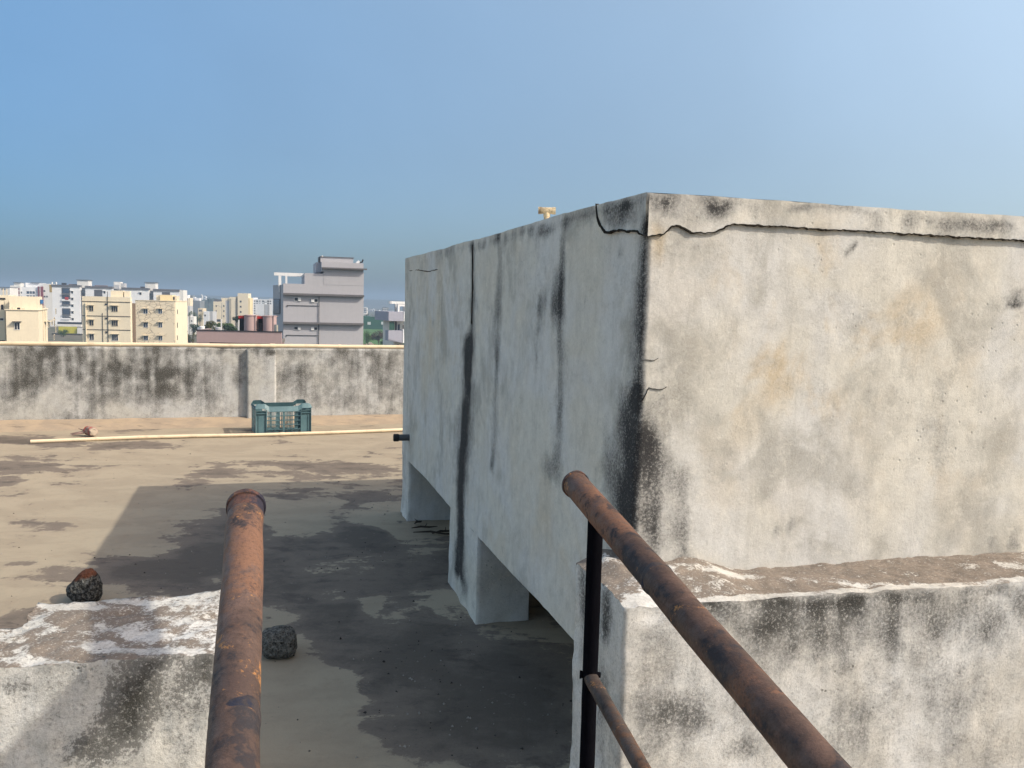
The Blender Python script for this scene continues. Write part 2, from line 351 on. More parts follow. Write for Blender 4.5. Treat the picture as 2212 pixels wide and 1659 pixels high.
h0 = pp.hz(533, 880)[0]; h1 = pp.hz(596, 880)[0]; q0 = pp.a+pp.d*h0-PN*.065; q1 = pp.a+pp.d*h1-PN*.065
m = MB(); z = Vector((0, 0, ZP-.012)); f2 = pp.fn(PST+[('b', 590, 830, 8, 60, -.4), ('b', 565, 760, 30, 14, .5)], warp=.05)
m.patch(q0, q1, q1+z, q0+z, .03, f2); m.patch(q0+PN*.085, q0, q0+z, q0+PN*.085+z, .03, f2); m.patch(q1, q1+PN*.085, q1+PN*.085+z, q1+z, .03, f2)
m.patch(q0+z, q1+z, q1+PN*.085+z, q0+PN*.085+z, .03, f2)
m.build('pilaster', M_PAR, par, smooth=True)
# sloping mortar fillet at its foot
m = MB(); t = NT('mortar_fillet'); v = t.map((1, 1, 1)); cc = t.mix(t.smooth(t.noise(v, 5, 8, .6), .35, .65), (.36, .285, .20), (.29, .235, .175)); cc = t.mix(t.smooth(t.noise(t.map((1, 6, 6), rot=(0, 0, R(-18))), 2.5, 8, .7), .56, .72), cc, (.10, .08, .065))
MF = t.out(cc, .95, t.bump(t.noise(v, 20, 8, .7), .006, .7), .1)
for k in range(1):
    a = A0-PN*.0; b = B0-PN*.0
    n = 220; rows = [(-.004, .075), (-.10, .052), (-.24, .030), (-.36, .003), (-.42, -.012)]
    vs = []
    for i in range(n+1):
        p = a.lerp(b, i/n)
        for d_, zz in rows:
            jj = noise.noise(Vector((i*.17, d_*9, 0)))*.035
            vs.append(p+PN*(d_+(jj if d_ < -.05 else 0))+Vector((0, 0, zz+noise.noise(Vector((i*.3, d_*20, 4)))*.008)))
    fs = [(i*5+j, i*5+j+1, (i+1)*5+j+1, (i+1)*5+j) for i in range(n) for j in range(4)]
    m.add(vs, [tuple(reversed(f)) for f in fs])
m.build('mortar_fillet', MF, par, smooth=True)
# pipe on the parapet top
M_PVC = NT('cream_pvc'); v = M_PVC.map((1, 1, 1))
c = M_PVC.mix(M_PVC.smooth(M_PVC.noise(v, 6, 7, .65), .5, .68, 0, .35), (.66, .54, .37), (.30, .22, .14))
M_PVC = M_PVC.out(c, .45, M_PVC.bump(M_PVC.noise(v, 40, 4, .6), .0006, .4), .4)
def pipe(name, label, pts, r, joints, mat, cat='pipe'):
    rt = empty(name, pts[0], 0, label, cat); inv = Vector(pts[0])
    P = [Vector(p)-inv for p in pts]
    MB().tube(P, r, 20).build('pipe_run', mat, rt, smooth=True)
    for j, L_ in joints:
        k = min(int(j), len(P)-2); q = P[k].lerp(P[k+1], j-k); d = (P[k+1]-P[k]).normalized()
        MB().tube([q-d*L_, q-d*L_*.96, q+d*L_*.96, q+d*L_], [r*1.02, r*1.13, r*1.13, r*1.02], 20).build('coupling', mat, rt, smooth=True)
    return rt
pts = []
for i in range(15):
    x = -200+1200*i/14; hh, _ = pp.hz(x, 745); p = pp.a+pp.d*hh+PN*(.015+.012*math.sin(i*1.3))
    pts.append(Vector((p.x, p.y, ZP+.027+.002*math.sin(i*2.1))))
pts = [pts[0]-PD*4]+pts+[pts[-1]+PD*4]
pipe('plastic_pipe', 'long cream plastic pipe lying on top of the stained parapet wall', pts, .0235, [(6.3, .03), (10.2, .03), (11.9, .02)], M_PVC)
gp = []
for i, (x, y) in enumerate([(66, 958.5), (200, 953.5), (300, 949.5), (420, 946), (560, 943), (700, 938.5), (800, 935), (868, 932.5), (1000, 928)]):
    p = atz(x, y, .0); gp.append(Vector((p.x, p.y, .021+.003*math.sin(i))))
pipe('plastic_pipe', 'cream plastic pipe lying on the roof floor in front of the crate', gp, .019, [(1.1, .012), (4.35, .025), (6.4, .02)], M_PVC)
# ================================================================== CRATE
t = NT('crate_plastic'); v = t.map((1, 1, 1)); c = t.mix(t.smooth(t.noise(v, 9, 6, .6), .35, .7), (.060, .125, .142), (.095, .175, .192))
c = t.mix(t.smooth(t.noise(v, 30, 5, .7), .6, .75, 0, .4), c, (.22, .22, .19)); M_CR = t.out(c, .5, t.bump(t.noise(v, 50, 4, .6), .0008, .4), .45)
cl = atz(552, 941, 0); crt = atz(672, 937, 0); cw = (Vector((crt.x, crt.y))-Vector((cl.x, cl.y))).length
cl = Vector((cl.x, cl.y, .006))+PN*.0; crz = math.atan2(crt.y-cl.y, crt.x-cl.x); CH = .305; cdp = .40
crate = empty('plastic_crate', cl+Vector((math.cos(crz), math.sin(crz), 0))*cw/2, crz, 'empty blue-green slatted plastic crate standing against the parapet wall', 'crate')
hw = cw/2; pw = .115
def long_side(y, s):     # y = outer plane, s = +1 towards inside
    o = MB(); t_ = .006*s
    for sx in (-1, 1):
        xo, xi = sx*hw, sx*(hw-pw)
        o.box(xo, y+.004*s, 0, xi, y+.008*s, CH-.04)             # solid corner panel, set in
        for xx in (xo, xi+sx*.004): o.box(xx, y-.012*s, 0, xx-sx*.005, y+.004*s, CH-.012)
        o.box(sx*(hw-.03), y-.004*s, 0, sx*(hw-.037), y+.004*s, CH-.085)
        for zz in (CH-.072, CH-.042, CH-.014): o.box(xo, y-.014*s, zz, xi, y+.004*s, zz+.004)
    for i in range(1, 4):
        xx = -hw+pw+(2*hw-2*pw)*i/4; wd = .010 if i == 2 else .004
        o.box(xx-wd, y-.006*s, 0, xx+wd, y+.005*s, CH-.045)
    for k in range(6):
        zz = .004+k*.049; o.box(-hw+pw, y-.009*s, zz, hw-pw, y+.004*s, zz+.005)
    # inner thin slats, partly missing, that show behind the grid
    for i in range(26):
        if (i*7) % 5 in (0, 3): continue
        xx = -hw+pw+(2*hw-2*pw)*(i+.5)/26; o.box(xx-.004, y+.006*s, .004, xx+.004, y+.009*s, CH-.06)
    return o
long_side(0, 1).build('side_grille', M_CR, crate); long_side(cdp, -1).build('side_grille', M_CR, crate)
for sx in (-1, 1):
    o = MB(); x = sx*hw
    for (a, b) in ((0.0, .09), (cdp-.09, cdp)): o.box(x, a, 0, x-sx*.006, b, CH-.01)
    for k in range(6): o.box(x, .09, .004+k*.049, x-sx*.008, cdp-.09, .010+k*.049)
    for i in range(9): yy = .09+(cdp-.18)*i/8; o.box(x-sx*.001, yy-.004, 0, x-sx*.007, yy+.004, CH-.04)
    o.build('end_panel', M_CR, crate)
o = MB()
for i in range(13): xx = -hw+.01+(2*hw-.02)*i/12; o.box(xx-.006, .01, .004, xx+.006, cdp-.01, .010)
for i in range(7): yy = .012+(cdp-.024)*i/6; o.box(-hw+.01, yy-.006, .0105, hw-.01, yy+.006, .015)
o.build('base', M_CR, crate)
def rim(y, s):           # swept rim band, low in the middle, raised corners
    xs = [-hw-.004, -hw+.012, -hw+.03, -hw+.10, -hw+.145, hw-.145, hw-.10, hw-.03, hw-.012, hw+.004]
    top = [CH+.004, CH+.030, CH+.036, CH+.036, CH+.005, CH+.005, CH+.036, CH+.036, CH+.030, CH+.004]
    bot = [CH-.016, CH-.016, CH-.016, CH-.016, CH-.050, CH-.050, CH-.016, CH-.016, CH-.016, CH-.016]
    n = len(xs); vs = []
    for y_, lean in ((y-.016*s, 0), (y-.010*s, 0)):
        for x_, b_, t__ in zip(xs, bot, top): vs += [(x_, y_, b_), (x_, y_+.022*s, t__)]
    fs = []
    for i in range(n-1):
        a = 2*i; b = 2*n+2*i
        fs += [(a, a+2, a+3, a+1), (b, b+1, b+3, b+2), (a+1, a+3, b+3, b+1), (a, b, b+2, a+2)]
    fs += [(0, 1, 2*n+1, 2*n), (2*n-2, 4*n-2, 4*n-1, 2*n-1)]
    return MB().add(vs, fs if s > 0 else [tuple(reversed(f)) for f in fs])
rim(0, 1).build('rim', M_CR, crate); rim(cdp, -1).build('rim', M_CR, crate)
for sx in (-1, 1):
    o = MB(); x = sx*hw; o.box(x+sx*.012, .006, CH-.018, x-sx*.004, cdp-.006, CH-.012); o.box(x-sx*.004, .03, CH-.04, x-sx*.010, cdp-.03, CH+.004); o.build('rim', M_CR, crate)
# ================================================================== PINK ROLL
pr = atz(193, 940, .02); M_PK = paint('pink_cloth', (.36, .245, .20), .3, .95, 14, .1); M_PR = paint('red_cord', (.38, .10, .08), .2, .9, 20, .1)
roll = empty('cloth_roll', (pr.x, pr.y, .012), R(-12), 'small faded pink roll bound with red bands lying at the foot of the parapet', 'roll')
ax = [(-.060, .050, .050), (-.055, .048, .052), (0, .022, .050), (.048, .0, .047), (.056, -.004, .047)]
MB().tube([(x, y, z) for x, y, z in ax], [.036, .044, .048, .048, .042], 22, jit=.008).build('roll_body', M_PK, roll, smooth=True)
MB().tube([(.0561, -.0041, .047), (.060, -.006, .047)], [.041, .034], 22, jit=.006).build('end_face', paint('pale_end', (.42, .35, .27), .15, .95, 14, .1), roll)
for i in (.12, .80):
    p = Vector(ax[0]).lerp(Vector(ax[-1]), i); d = (Vector(ax[-1])-Vector(ax[0])).normalized()*.006
    MB().tube([p-d, p+d], .0500, 22, jit=.006).build('binding', M_PR, roll)
for k, (dx, dy, dz) in enumerate([(-.20, -.02, .012), (-.17, -.05, .006), (-.14, -.07, .004), (-.15, .04, .06), (-.12, .0, .03)]):
    MB().tube([(-.03, .02, .03+.004*k), (-.03+dx*.5, .02+dy*.5, .022+dz*.5), (-.03+dx, .02+dy, dz)], [.012, .009, .003], 7).build('loose_strip', M_PK, roll)
# ================================================================== TANK
M_TK = plaster('tank_plaster', (.56, .54, .475), (.55, .545, .515), (.50, .425, .31), dark=(.024, .024, .026), amb=-.16, nk=.62, pit=.3, bd=.0025, soft=.34, grain=.26, cloud=.75)
tank = empty('water_tank', C0, 0, 'large white plastered concrete water tank on short pillars with black mould streaks', 'water tank')
tinv = Vector(C0)
LF = Plane(TA, TB); RF = Plane(C0, C0+RD)
LST = [('l', [(1020, 540, 5), (1019, 700, 6), (1012, 760, 10), (1006, 900, 11), (1000, 1010, 9), (996, 1130, 8), (990, 1240, 10)], 0.90), ('l', [(1012, 740, 6), (1006, 900, 8), (999, 1000, 7), (994, 1180, 6), (990, 1230, 5)], 0.87),
       ('l', [(1083, 540, 5), (1076, 640, 6), (1071, 800, 5), (1070, 930, 6), (1063, 1010, 4)], 0.96), ('l', [(1165, 650, 6), (1158, 720, 7), (1156, 780, 5)], 0.58), ('b', 1200, 640, 22, 60, .6), ('b', 1195, 600, 45, 70, .2),
       ('l', [(1216, 520, 6), (1212, 680, 9), (1215, 760, 9), (1210, 850, 7), (1208, 960, 9), (1200, 1030, 12)], 0.75), ('b', 1190, 1020, 26, 50, .35), ('l', [(1392, 500, 8), (1386, 650, 14), (1381, 780, 15), (1376, 870, 14)], 1.60),
       ('l', [(1379, 860, 22), (1366, 950, 30), (1358, 1040, 34), (1352, 1130, 30)], 1.23), ('b', 1330, 860, 26, 90, .25), ('b', 1345, 470, 55, 26, .5), ('b', 1270, 480, 90, 22, .38), ('b', 1130, 510, 120, 16, .42), ('b', 960, 545, 90, 12, .35),
       ('b', 1258, 565, 6, 14, .5), ('b', 1340, 540, 5, 14, .6), ('b', 1265, 650, 4, 12, .55), ('b', 935, 700, 5, 18, .35), ('b', 1125, 1140, 5, 12, .4), ('l', [(885, 560, 3), (885, 700, 3), (880, 900, 3)], 0.36),
       ('b', 1230, 970, 30, 80, -.2), ('b', 1290, 760, 40, 120, -.12), ('b', 1250, 600, 30, 60, -.1), ('b', 1000, 1268, 24, 26, .35), ('b', 1010, 1300, 30, 26, .2), ('b', 880, 1030, 5, 26, .4)]
RST = [('b', 1480, 440, 90, 36, .42), ('b', 1650, 455, 160, 22, .18), ('b', 1960, 475, 110, 26, .42), ('b', 1770, 455, 60, 18, .3), ('b', 2120, 480, 80, 24, .3), ('b', 1410, 880, 34, 110, .75), ('b', 1405, 1060, 36, 160, .85), ('b', 1460, 1000, 26, 90, .32), ('b', 1482, 1110, 26, 95, .95), ('b', 1430, 1150, 34, 60, .45),
       ('b', 1420, 1200, 90, 30, .35), ('b', 1705, 1145, 10, 22, .6), ('b', 1675, 1150, 6, 18, .45), ('b', 2145, 1172, 14, 30, .75), ('b', 2200, 1150, 20, 60, .7), ('b', 2190, 650, 26, 14, .6), ('b', 2205, 662, 14, 8, 1.0), ('b', 2208, 640, 8, 8, .9), ('b', 2185, 664, 5, 3, .8),
       ('b', 1840, 530, 10, 12, .62), ('b', 1834, 545, 6, 8, .55), ('b', 1436, 520, 12, 9, .7), ('b', 1502, 524, 12, 7, .6), ('b', 1443, 545, 10, 5, .4), ('b', 1915, 590, 3, 14, .5), ('b', 1440, 780, 26, 14, .3), ('b', 1553, 560, 8, 6, .3),
       ('b', 1950, 760, 120, 90, .20), ('b', 1560, 640, 70, 60, .12), ('b', 1740, 880, 90, 120, .14), ('b', 2030, 960, 70, 60, .24), ('b', 1620, 790, 60, 60, .12), ('b', 1900, 640, 100, 60, .1), ('b', 1700, 500, 100, 14, .2), ('b', 1900, 508, 100, 10, .2)]
RST += [('b', x_, 428+.064*(x_-1397)+6, 60, 12, .30) for x_ in (1430, 1560, 1700, 1830, 1990, 2130)]+[('b', x_, 452+.064*(x_-1397), 46, 20, k_) for x_, k_ in ((1450, .35), (1540, .25), (1615, .3), (1880, .25), (1975, .35), (2050, .2), (2170, .3))]+[('b', 1400, 620, 14, 160, .3), ('b', 1500, 560, 60, 40, .12), ('b', 1970, 850, 90, 60, .18), ('b', 1760, 690, 120, 60, .14), ('b', 2060, 760, 80, 120, .14), ('b', 1540, 1150, 40, 50, .2), ('b', 1900, 1180, 240, 16, .15), ('b', 1480, 860, 40, 60, .2)]
RWA = [('b', 1700, 620, 140, 110, .8), ('b', 1760, 780, 180, 160, .7), ('b', 1620, 600, 60, 60, .6), ('b', 1940, 700, 200, 130, .55), ('b', 1560, 930, 90, 160, .35), ('b', 2080, 900, 110, 200, .4), ('b', 1400, 540, 18, 40, .9)]
lf = LF.fn(LST+[('b', x_, 415-.275*(x_-1397)+12, 50, 16, .5) for x_ in (1380, 1320, 1250, 1180, 1110, 1040)]+[('b', 1300, 620, 40, 120, .1), ('b', 1240, 800, 30, 140, .12), ('b', 1150, 900, 60, 60, .1), ('b', 1040, 640, 26, 60, .15), ('b', 950, 620, 40, 60, .15), ('b', 1110, 600, 20, 60, .2), ('b', 1180, 700, 30, 70, .3), ('b', 1330, 1000, 40, 120, .3)], [('b', 930, 700, 60, 150, .35), ('b', 1050, 1120, 60, 60, .3), ('b', 1230, 1150, 120, 120, .35)], warp=.022); rf = RF.fn(RST, RWA, warp=.035)
ZB = .42
zt, zb = Vector((0, 0, ZT)), Vector((0, 0, ZB))
TL = 3.2; C3 = C0+RD*TL; C2 = C1+RD*TL
b = MB()
b.patch(C1+zb, C0+zb, C0+zt, C1+zt, .022, lf)
b.patch(C0+zb, C3+zb, C3+zt, C0+zt, .022, rf)
b.patch(C3+zb, C2+zb, C2+zt, C3+zt, .3, rf); b.patch(C2+zb, C1+zb, C1+zt, C2+zt, .3, lf)
b.patch(C0+zt, C3+zt, C2+zt, C1+zt, .1, rf); b.patch(C1+zb, C2+zb, C3+zb, C0+zb, .1)
tb = b.build('tank_body', M_TK, tank, smooth=True, disp=rough_disp(.006, 2.2, .0026, 17)); tb.location = -tinv
# jagged crack band: the top slab's plaster stands proud of the wall below the crack
def band(plane, path, face_n, ztop, name):
    H = [plane.hz(x, y) for x, y in path]
    hs = np.array([q[0] for q in H]); zs = np.array([q[1] for q in H]); o_ = np.argsort(hs); hs, zs = hs[o_], zs[o_]
    n = int((hs[-1]-hs[0])/.006); rows = 9; mb = MB(); P = []; T = .006
    for i in range(n+1):
        h = hs[0]+(hs[-1]-hs[0])*i/n; zl = float(np.interp(h, hs, zs))+noise.noise(Vector((h*34, 1, 0)))*.003+noise.noise(Vector((h*140, 1, 0)))*.0022
        base = plane.a+plane.d*h
        for j in range(rows):
            k = j/(rows-1); P.append(base+face_n*T+Vector((0, 0, zl+(ztop-zl)*k)))
        P.append(base-face_n*.012+Vector((0, 0, zl)))
    return P, n, rows
def band_build(plane, path, face_n, ztop, fn, name):
    P, n, rows = band(plane, path, face_n, ztop, name); W = rows+1
    mb = MB(); mb.v = [tuple(p) for p in P]; mb.at = [tuple(a) for a in fn(P)]
    for i in range(n):
        for j in range(rows-1): mb.f.append((i*W+j, (i+1)*W+j, (i+1)*W+j+1, i*W+j+1))
        mb.f.append((i*W+rows, (i+1)*W+rows, (i+1)*W, i*W))
    o = mb.build(name, M_TK, tank, disp=rough_disp(.006, 2.2, .0026, 17)); o.location = -tinv; return o
RN = Vector((RD.y, -RD.x, 0)); LN = Vector((-TD.y, TD.x, 0))
if LN.x > 0: LN = -LN
cr = [(1397, 511), (1412, 508), (1432, 505), (1448, 488), (1466, 489), (1490, 503), (1515, 505), (1535, 503), (1556, 495), (1578, 484), (1620, 487), (1700, 491), (1800, 497), (1900, 503), (2000, 508), (2100, 514), (2212, 521), (2500, 538), (2900, 562)]
band_build(RF, cr, RN, ZT-.001, rf, 'top_slab_band')
cl_ = [(1291, 440), (1294, 470), (1300, 489), (1312, 503), (1330, 499), (1345, 497), (1365, 500), (1375, 497), (1385, 503), (1397, 511)]
P, n, rows = None, None, None
band_build(LF, [(1291.5, 446), (1294, 470), (1300, 489), (1312, 503), (1330, 499), (1345, 497), (1365, 500), (1375, 497), (1385, 503), (1397, 511)], LN, ZT-.001, lf, 'top_slab_band')
def crack(plane, path, nrm, parent, inv, wdt=.004, off=.004, name='crack', seed=0, mat=None):
    H = [plane.hz(x, y) for x, y in path]; L = [plane.a+plane.d*h+Vector((0, 0, z)) for h, z in H]; P = []
    for i in range(len(L)-1):
        n = max(2, int((L[i+1]-L[i]).length/.006))
        for k in range(n): P.append(L[i].lerp(L[i+1], k/n))
    P.append(L[-1]); mb = MB(); vs = []
    for i, p in enumerate(P):
        d = (P[min(i+1, len(P)-1)]-P[max(i-1, 0)]).normalized(); u = nrm.cross(d).normalized(); e = min(1, i/6, (len(P)-1-i)/6)
        j = noise.noise(p*60+Vector((seed, 0, 0)))*.0035+noise.noise(p*190)*.002; w_ = wdt*e*(.55+.9*abs(noise.noise(p*23+Vector((0, seed, 0)))))+.0004
        for sg, o_ in ((-1, off), (1, off), (1, -.004), (-1, -.004)): vs.append(p+u*(j+sg*w_/2)+nrm*o_-inv)
    fs = [(4*i+a, 4*i+(a+1) % 4, 4*i+4+(a+1) % 4, 4*i+4+a) for i in range(len(P)-1) for a in range(4)]
    mb.add(vs, fs); return mb.build(name, mat or M_CK, parent)
M_CK = paint('crack_dark', (.035, .031, .026), .3, .98, 30, .02)
crack(RF, cr, RN, tank, tinv, .0042, .0105)
crack(LF, [(1291.5, 440), (1294, 470), (1300, 489), (1312, 503), (1330, 499), (1345, 497), (1365, 500), (1375, 497), (1385, 503), (1397, 511)], LN, tank, tinv, .006, .0085, seed=4)
for i, (pth, w_) in enumerate([([(1384, 778), (1397, 776), (1408, 779), (1422, 775)], .002), ([(1384, 868), (1394, 852), (1402, 838), (1424, 842), (1440, 836)], .0018)]): crack(RF, pth, RN, tank, tinv, w_, .0035, seed=i)
for i, (pth, w_) in enumerate([([(1021, 530), (1021, 620), (1019, 700)], .004), ([(885, 585), (905, 583), (925, 587), (945, 582)], .0035)]): crack(LF, pth, LN, tank, tinv, w_, .0035, seed=i+20)
# pillars under it
def pillar(s0, s1, depth, label=None, bulge=True):
    a = s0; b_ = s1; c_ = s1+RD*depth; d_ = s0+RD*depth; zt_ = Vector((0, 0, ZB)); mb = MB(); st = .02
    mb.patch(a, b_, b_+zt_, a+zt_, st, lf)
    pf = Plane(b_, c_); f3 = pf.fn([], [], [], base=.02)
    mb.patch(b_, c_, c_+zt_, b_+zt_, st, f3); mb.patch(c_, d_, d_+zt_, c_+zt_, .1); mb.patch(d_, a, a+zt_, d_+zt_, .04, f3)
    ctr = (a+c_)/2
    def dp(p):
        k = max(0, 1-p.z/.12); v = (p-ctr); v.z = 0
        return noise.noise_vector(p*11)*.004+noise.noise_vector(p*40)*.0015+v.normalized()*(k*k*(.007+.012*noise.noise(p*8)))
    o = mb.build('pillar', M_TK, tank, smooth=True, disp=dp); o.location = -tinv; return o
P1a = C1; P1b = online(881.5, 1120, TA, TB); P1b.z = 0
P2a = online(969, 1262, TA, TB); P2a.z = 0; P2b = online(1028, 1345, TA, TB); P2b.z = 0
pillar(P1a, P1b, .75); w2 = (atz(1140, 1338, 0)-P2b).length
pillar(P2a, P2b, w2); wl = (P2a-P2b).length
pillar(C0+RD*.5+TD*wl, C0+RD*.5, .3)
for k in (1.4, 2.1, 2.8):
    pillar(C0+RD*k+TD*wl, C0+RD*k, .3); pillar(C1+RD*k, C1+RD*k-TD*.3, .3)
pillar(P2a+RD*1.6, P2b+RD*1.6, .4)
# vertical crack line between the two pours on the long face: a narrow raised rib
s0 = online(1024, 700, TA, TB); s0.z = 0
# grey outlet stub and vent tee
M_GP = paint('grey_pvc', (.09, .095, .10), .2, .5, 12, .4)
oc = online(884, 945, TA, TB); ot = empty('outlet_pipe', oc, 0, 'short dark grey capped pipe stub sticking out of the far end of the tank', 'pipe')
MB().tube([RD*.02, -RD*.075+TD*.0], .022, 18).build('stub', M_GP, ot, smooth=True)
MB().tube([-RD*.07, -RD*.075, -RD*.105, -RD*.108], [.022, .026, .026, .022], 18).build('cap', paint('black_rubber', (.02, .02, .02), .2, .6, 12, .3), ot)
vt = aty(1181, 472, 3.27); vz = ZT
vent = empty('vent_tee', (vt.x, vt.y, vz-.01), 0, 'cream plastic tee vent pipe with grime standing on top of the water tank', 'vent pipe')
t = NT('grimy_pvc'); v = t.map((1, 1, 1)); M_VP = t.out(t.mix(t.smooth(t.noise(v, 28, 8, .7), .47, .6, 0, .8), (.62, .50, .31), (.10, .07, .04)), .55, None, .35)
zc = aty(1181, 455, 3.27).z-vz+.01
MB().tube([(0, 0, 0), (0, 0, zc-.004)], .0108, 20).build('riser', M_VP, vent, smooth=True)
MB().tube([(0, 0, zc-.024), (0, 0, zc-.023), (0, 0, zc-.011), (0, 0, zc-.010)], [.0108, .0128, .0128, .0108], 20).build('collar', M_VP, vent, smooth=True)
hh = .0325; o = MB()
o.tube([(-hh, 0, zc), (-hh+.012, 0, zc), (-hh+.0121, 0, zc), (hh-.0121, 0, zc), (hh-.012, 0, zc), (hh, 0, zc)], [.0135, .0135, .0124, .0124, .0135, .0135], 24, cap=False)
o.tube([(hh-.02, 0, zc), (hh-.0001, 0, zc)], [.0108, .0108], 24, cap=False)
for sx in (-1, 1): o.tube([(sx*(hh-.022), 0, zc), (sx*(hh-.021), 0, zc)], [.0123, .0123], 24)
o.build('cross_pipe', M_VP, vent)
# sticks and scraps under the tank
M_ST = paint('dead_wood', (.045, .036, .028), .3, .9, 10, .1)
for (x, y, L_, a) in [(918, 1143, .09, 20), (945, 1156, .16, -5), (962, 1152, .10, 35), (905, 1132, .05, 60)]:
    p = atz(x, y, 0); s_ = empty('dead_twig', (p.x, p.y, .012), R(a), None, 'twig', 'dry twigs lying under the tank'); s_['label'] = 'dark dry twig lying on the floor under the tank beside the far pillar'
    MB().tube([(-L_, 0, 0), (-L_*.3, .012, .006), (L_*.3, -.006, .002), (L_, .014, -.002)], [.003, .007, .006, .002], 6, jit=.003).build('stem', M_ST, s_)
    MB().tube([(0, 0, .004), (L_*.3, .05, .014)], [.004, .0015], 5).build('side_shoot', M_ST, s_)
# ================================================================== STAIR WALLS
ZW = .775
M_SW = plaster('stair_wall_plaster', (.50, .49, .45), (.54, .545, .53), (.48, .43, .34), dark=(.032, .032, .030), brown=(.155, .125, .098), amb=.10, pit=.6, bd=.0035, soft=.30, grain=.62, cloud=.55)
M_SL = plaster('left_wall_plaster', (.55, .54, .49), (.60, .60, .575), (.50, .44, .34), dark=(.026, .026, .023), brown=(.155, .125, .098), amb=.16, pit=1.0, bd=.006, soft=.10, loc=(3, 1, 2), grain=.7, cloud=.4)
def wall(name, label, F0, F1, B1_, B0_, zt_, stf, stt, mat, ends, brt=1.0, step=.014, disp=None, extra=None):
    """F0->F1 front edge (left to right), B1_,B0_ back edge."""
    root = empty(name, F0, 0, label, 'wall'); inv = Vector(F0); mb = MB(); up = Vector((0, 0, zt_)); pf = Plane(F0, F1)
    ff = pf.fn(stf, warp=.02)
    mb.patch(F0, F1, F1+up, F0+up, step, ff)
    def tf(P):
        a = np.zeros((len(P), 3))
        for i, p in enumerate(P):
            d = abs((p-F0).dot(RN)); a[i, 2] = brt if d > .02 else .2
            for (x, y, rx, ry, k, ch) in stt:
                c = atz(x, y, zt_); ax_ = abs(atz(x+rx, y, zt_).x-c.x); ay = abs(atz(x, y+ry, zt_).y-c.y)
                a[i, ch] += k*math.exp(-(((p.x-c.x)/ax_)**2+((p.y-c.y)/ay)**2)**1.4)
        return a
    mb.patch(F0+up, F1+up, B1_+up, B0_+up, step, tf)
    for (a, b_) in ends:
        pe = Plane(a, b_); fe = pe.fn(ENDST.get(name, []), warp=.02); mb.patch(a, b_, b_+up, a+up, step, fe)
    mb.patch(B1_, B0_, B0_+up, B1_+up, .03 if extra is None else step, ff)
    def wdisp(p):
        e = noise.noise_vector(p*8)*.006+noise.noise_vector(p*30)*.003
        if p.z > zt_-.03:
            hb = (p-RF.a).dot(RF.d); ob = (p-RF.a).dot(RN)      # mortar heaped against the tank at the left end
            e.z += .036*min(1, max(0, (.31-hb)/.11))*max(0, 1-ob/.24)**.8*min(1, max(0, (hb+.16)/.1))*(1+.3*noise.noise(p*12))
            k = max(0, noise.noise(p*14)-.15)*.022+max(0, noise.noise(p*45)-.1)*.012; e += Vector((0, .4*k, -k*.6))
        return e
    o = mb.build('masonry', mat, root, smooth=True, disp=disp or wdisp); o.location = -inv
    return root
ENDST = {'stair_wall': [('b', 1260, 1300, 12, 80, .6), ('b', 1310, 1330, 18, 60, .85), ('b', 1300, 1500, 14, 90, .3)]}
WF0 = atz(1350, 1312, ZW); WF0.z = 0; WFr = atz(2212, 1256, ZW); WFr.z = 0; wd = (WFr-WF0).normalized(); WF1 = WF0+wd*2.6
WB0 = atz(1245, 1226, ZW); WB0.z = 0
WB1 = C0+RD*2.95+RN*.004
# back edge meets the tank face; keep a hair of clearance in front of it
WBk = WB0
RST2 = [('b', 1420, 1460, 40, 160, .30), ('b', 1640, 1340, 70, 40, .55), ('b', 1660, 1400, 60, 70, .45), ('b', 1880, 1330, 130, 60, .5), ('b', 2120, 1330, 100, 60, .55), ('b', 1480, 1560, 60, 60, .55), ('b', 1850, 1570, 60, 50, .6), ('b', 1600, 1500, 60, 50, .3), ('b', 2050, 1500, 120, 60, .25), ('b', 1960, 1420, 60, 60, .3), ('b', 1380, 1340, 26, 22, -.5), ('b', 1720, 1500, 80, 50, -.3), ('b', 1760, 1300, 400, 10, .35), ('b', 1500, 1340, 60, 40, .25), ('b', 1600, 1620, 40, 30, .4), ('b', 2160, 1440, 60, 40, -.2)]
RST2 = [(q_[0], q_[1], q_[2], q_[3]*1.1, q_[4]*1.1, q_[5]*1.25) for q_ in RST2]+[('b', 1780, 1310, 120, 22, .35), ('b', 1560, 1330, 60, 30, .3), ('b', 1950, 1360, 160, 50, .3), ('b', 1400, 1600, 40, 60, .3), ('b', 1700, 1600, 80, 40, .3)]
TST = [(1300, 1240, 60, 12, -.5, 2), (1480, 1212, 40, 8, -.6, 2), (1580, 1248, 50, 8, -.8, 2), (1700, 1250, 120, 5, -.5, 2), (1420, 1300, 60, 10, -.6, 2), (1380, 1306, 30, 10, -1.0, 2), (2180, 1222, 30, 8, -.6, 2), (1880, 1262, 140, 4, -.5, 2), (1660, 1285, 120, 4, -.4, 2)]
sw = wall('stair_wall', 'weathered white plastered wall stub with a brown dirty top beside the right handrail', WF0, WF1, WB1, WBk, ZW, RST2, TST, M_SW, [(WBk, WF0)])
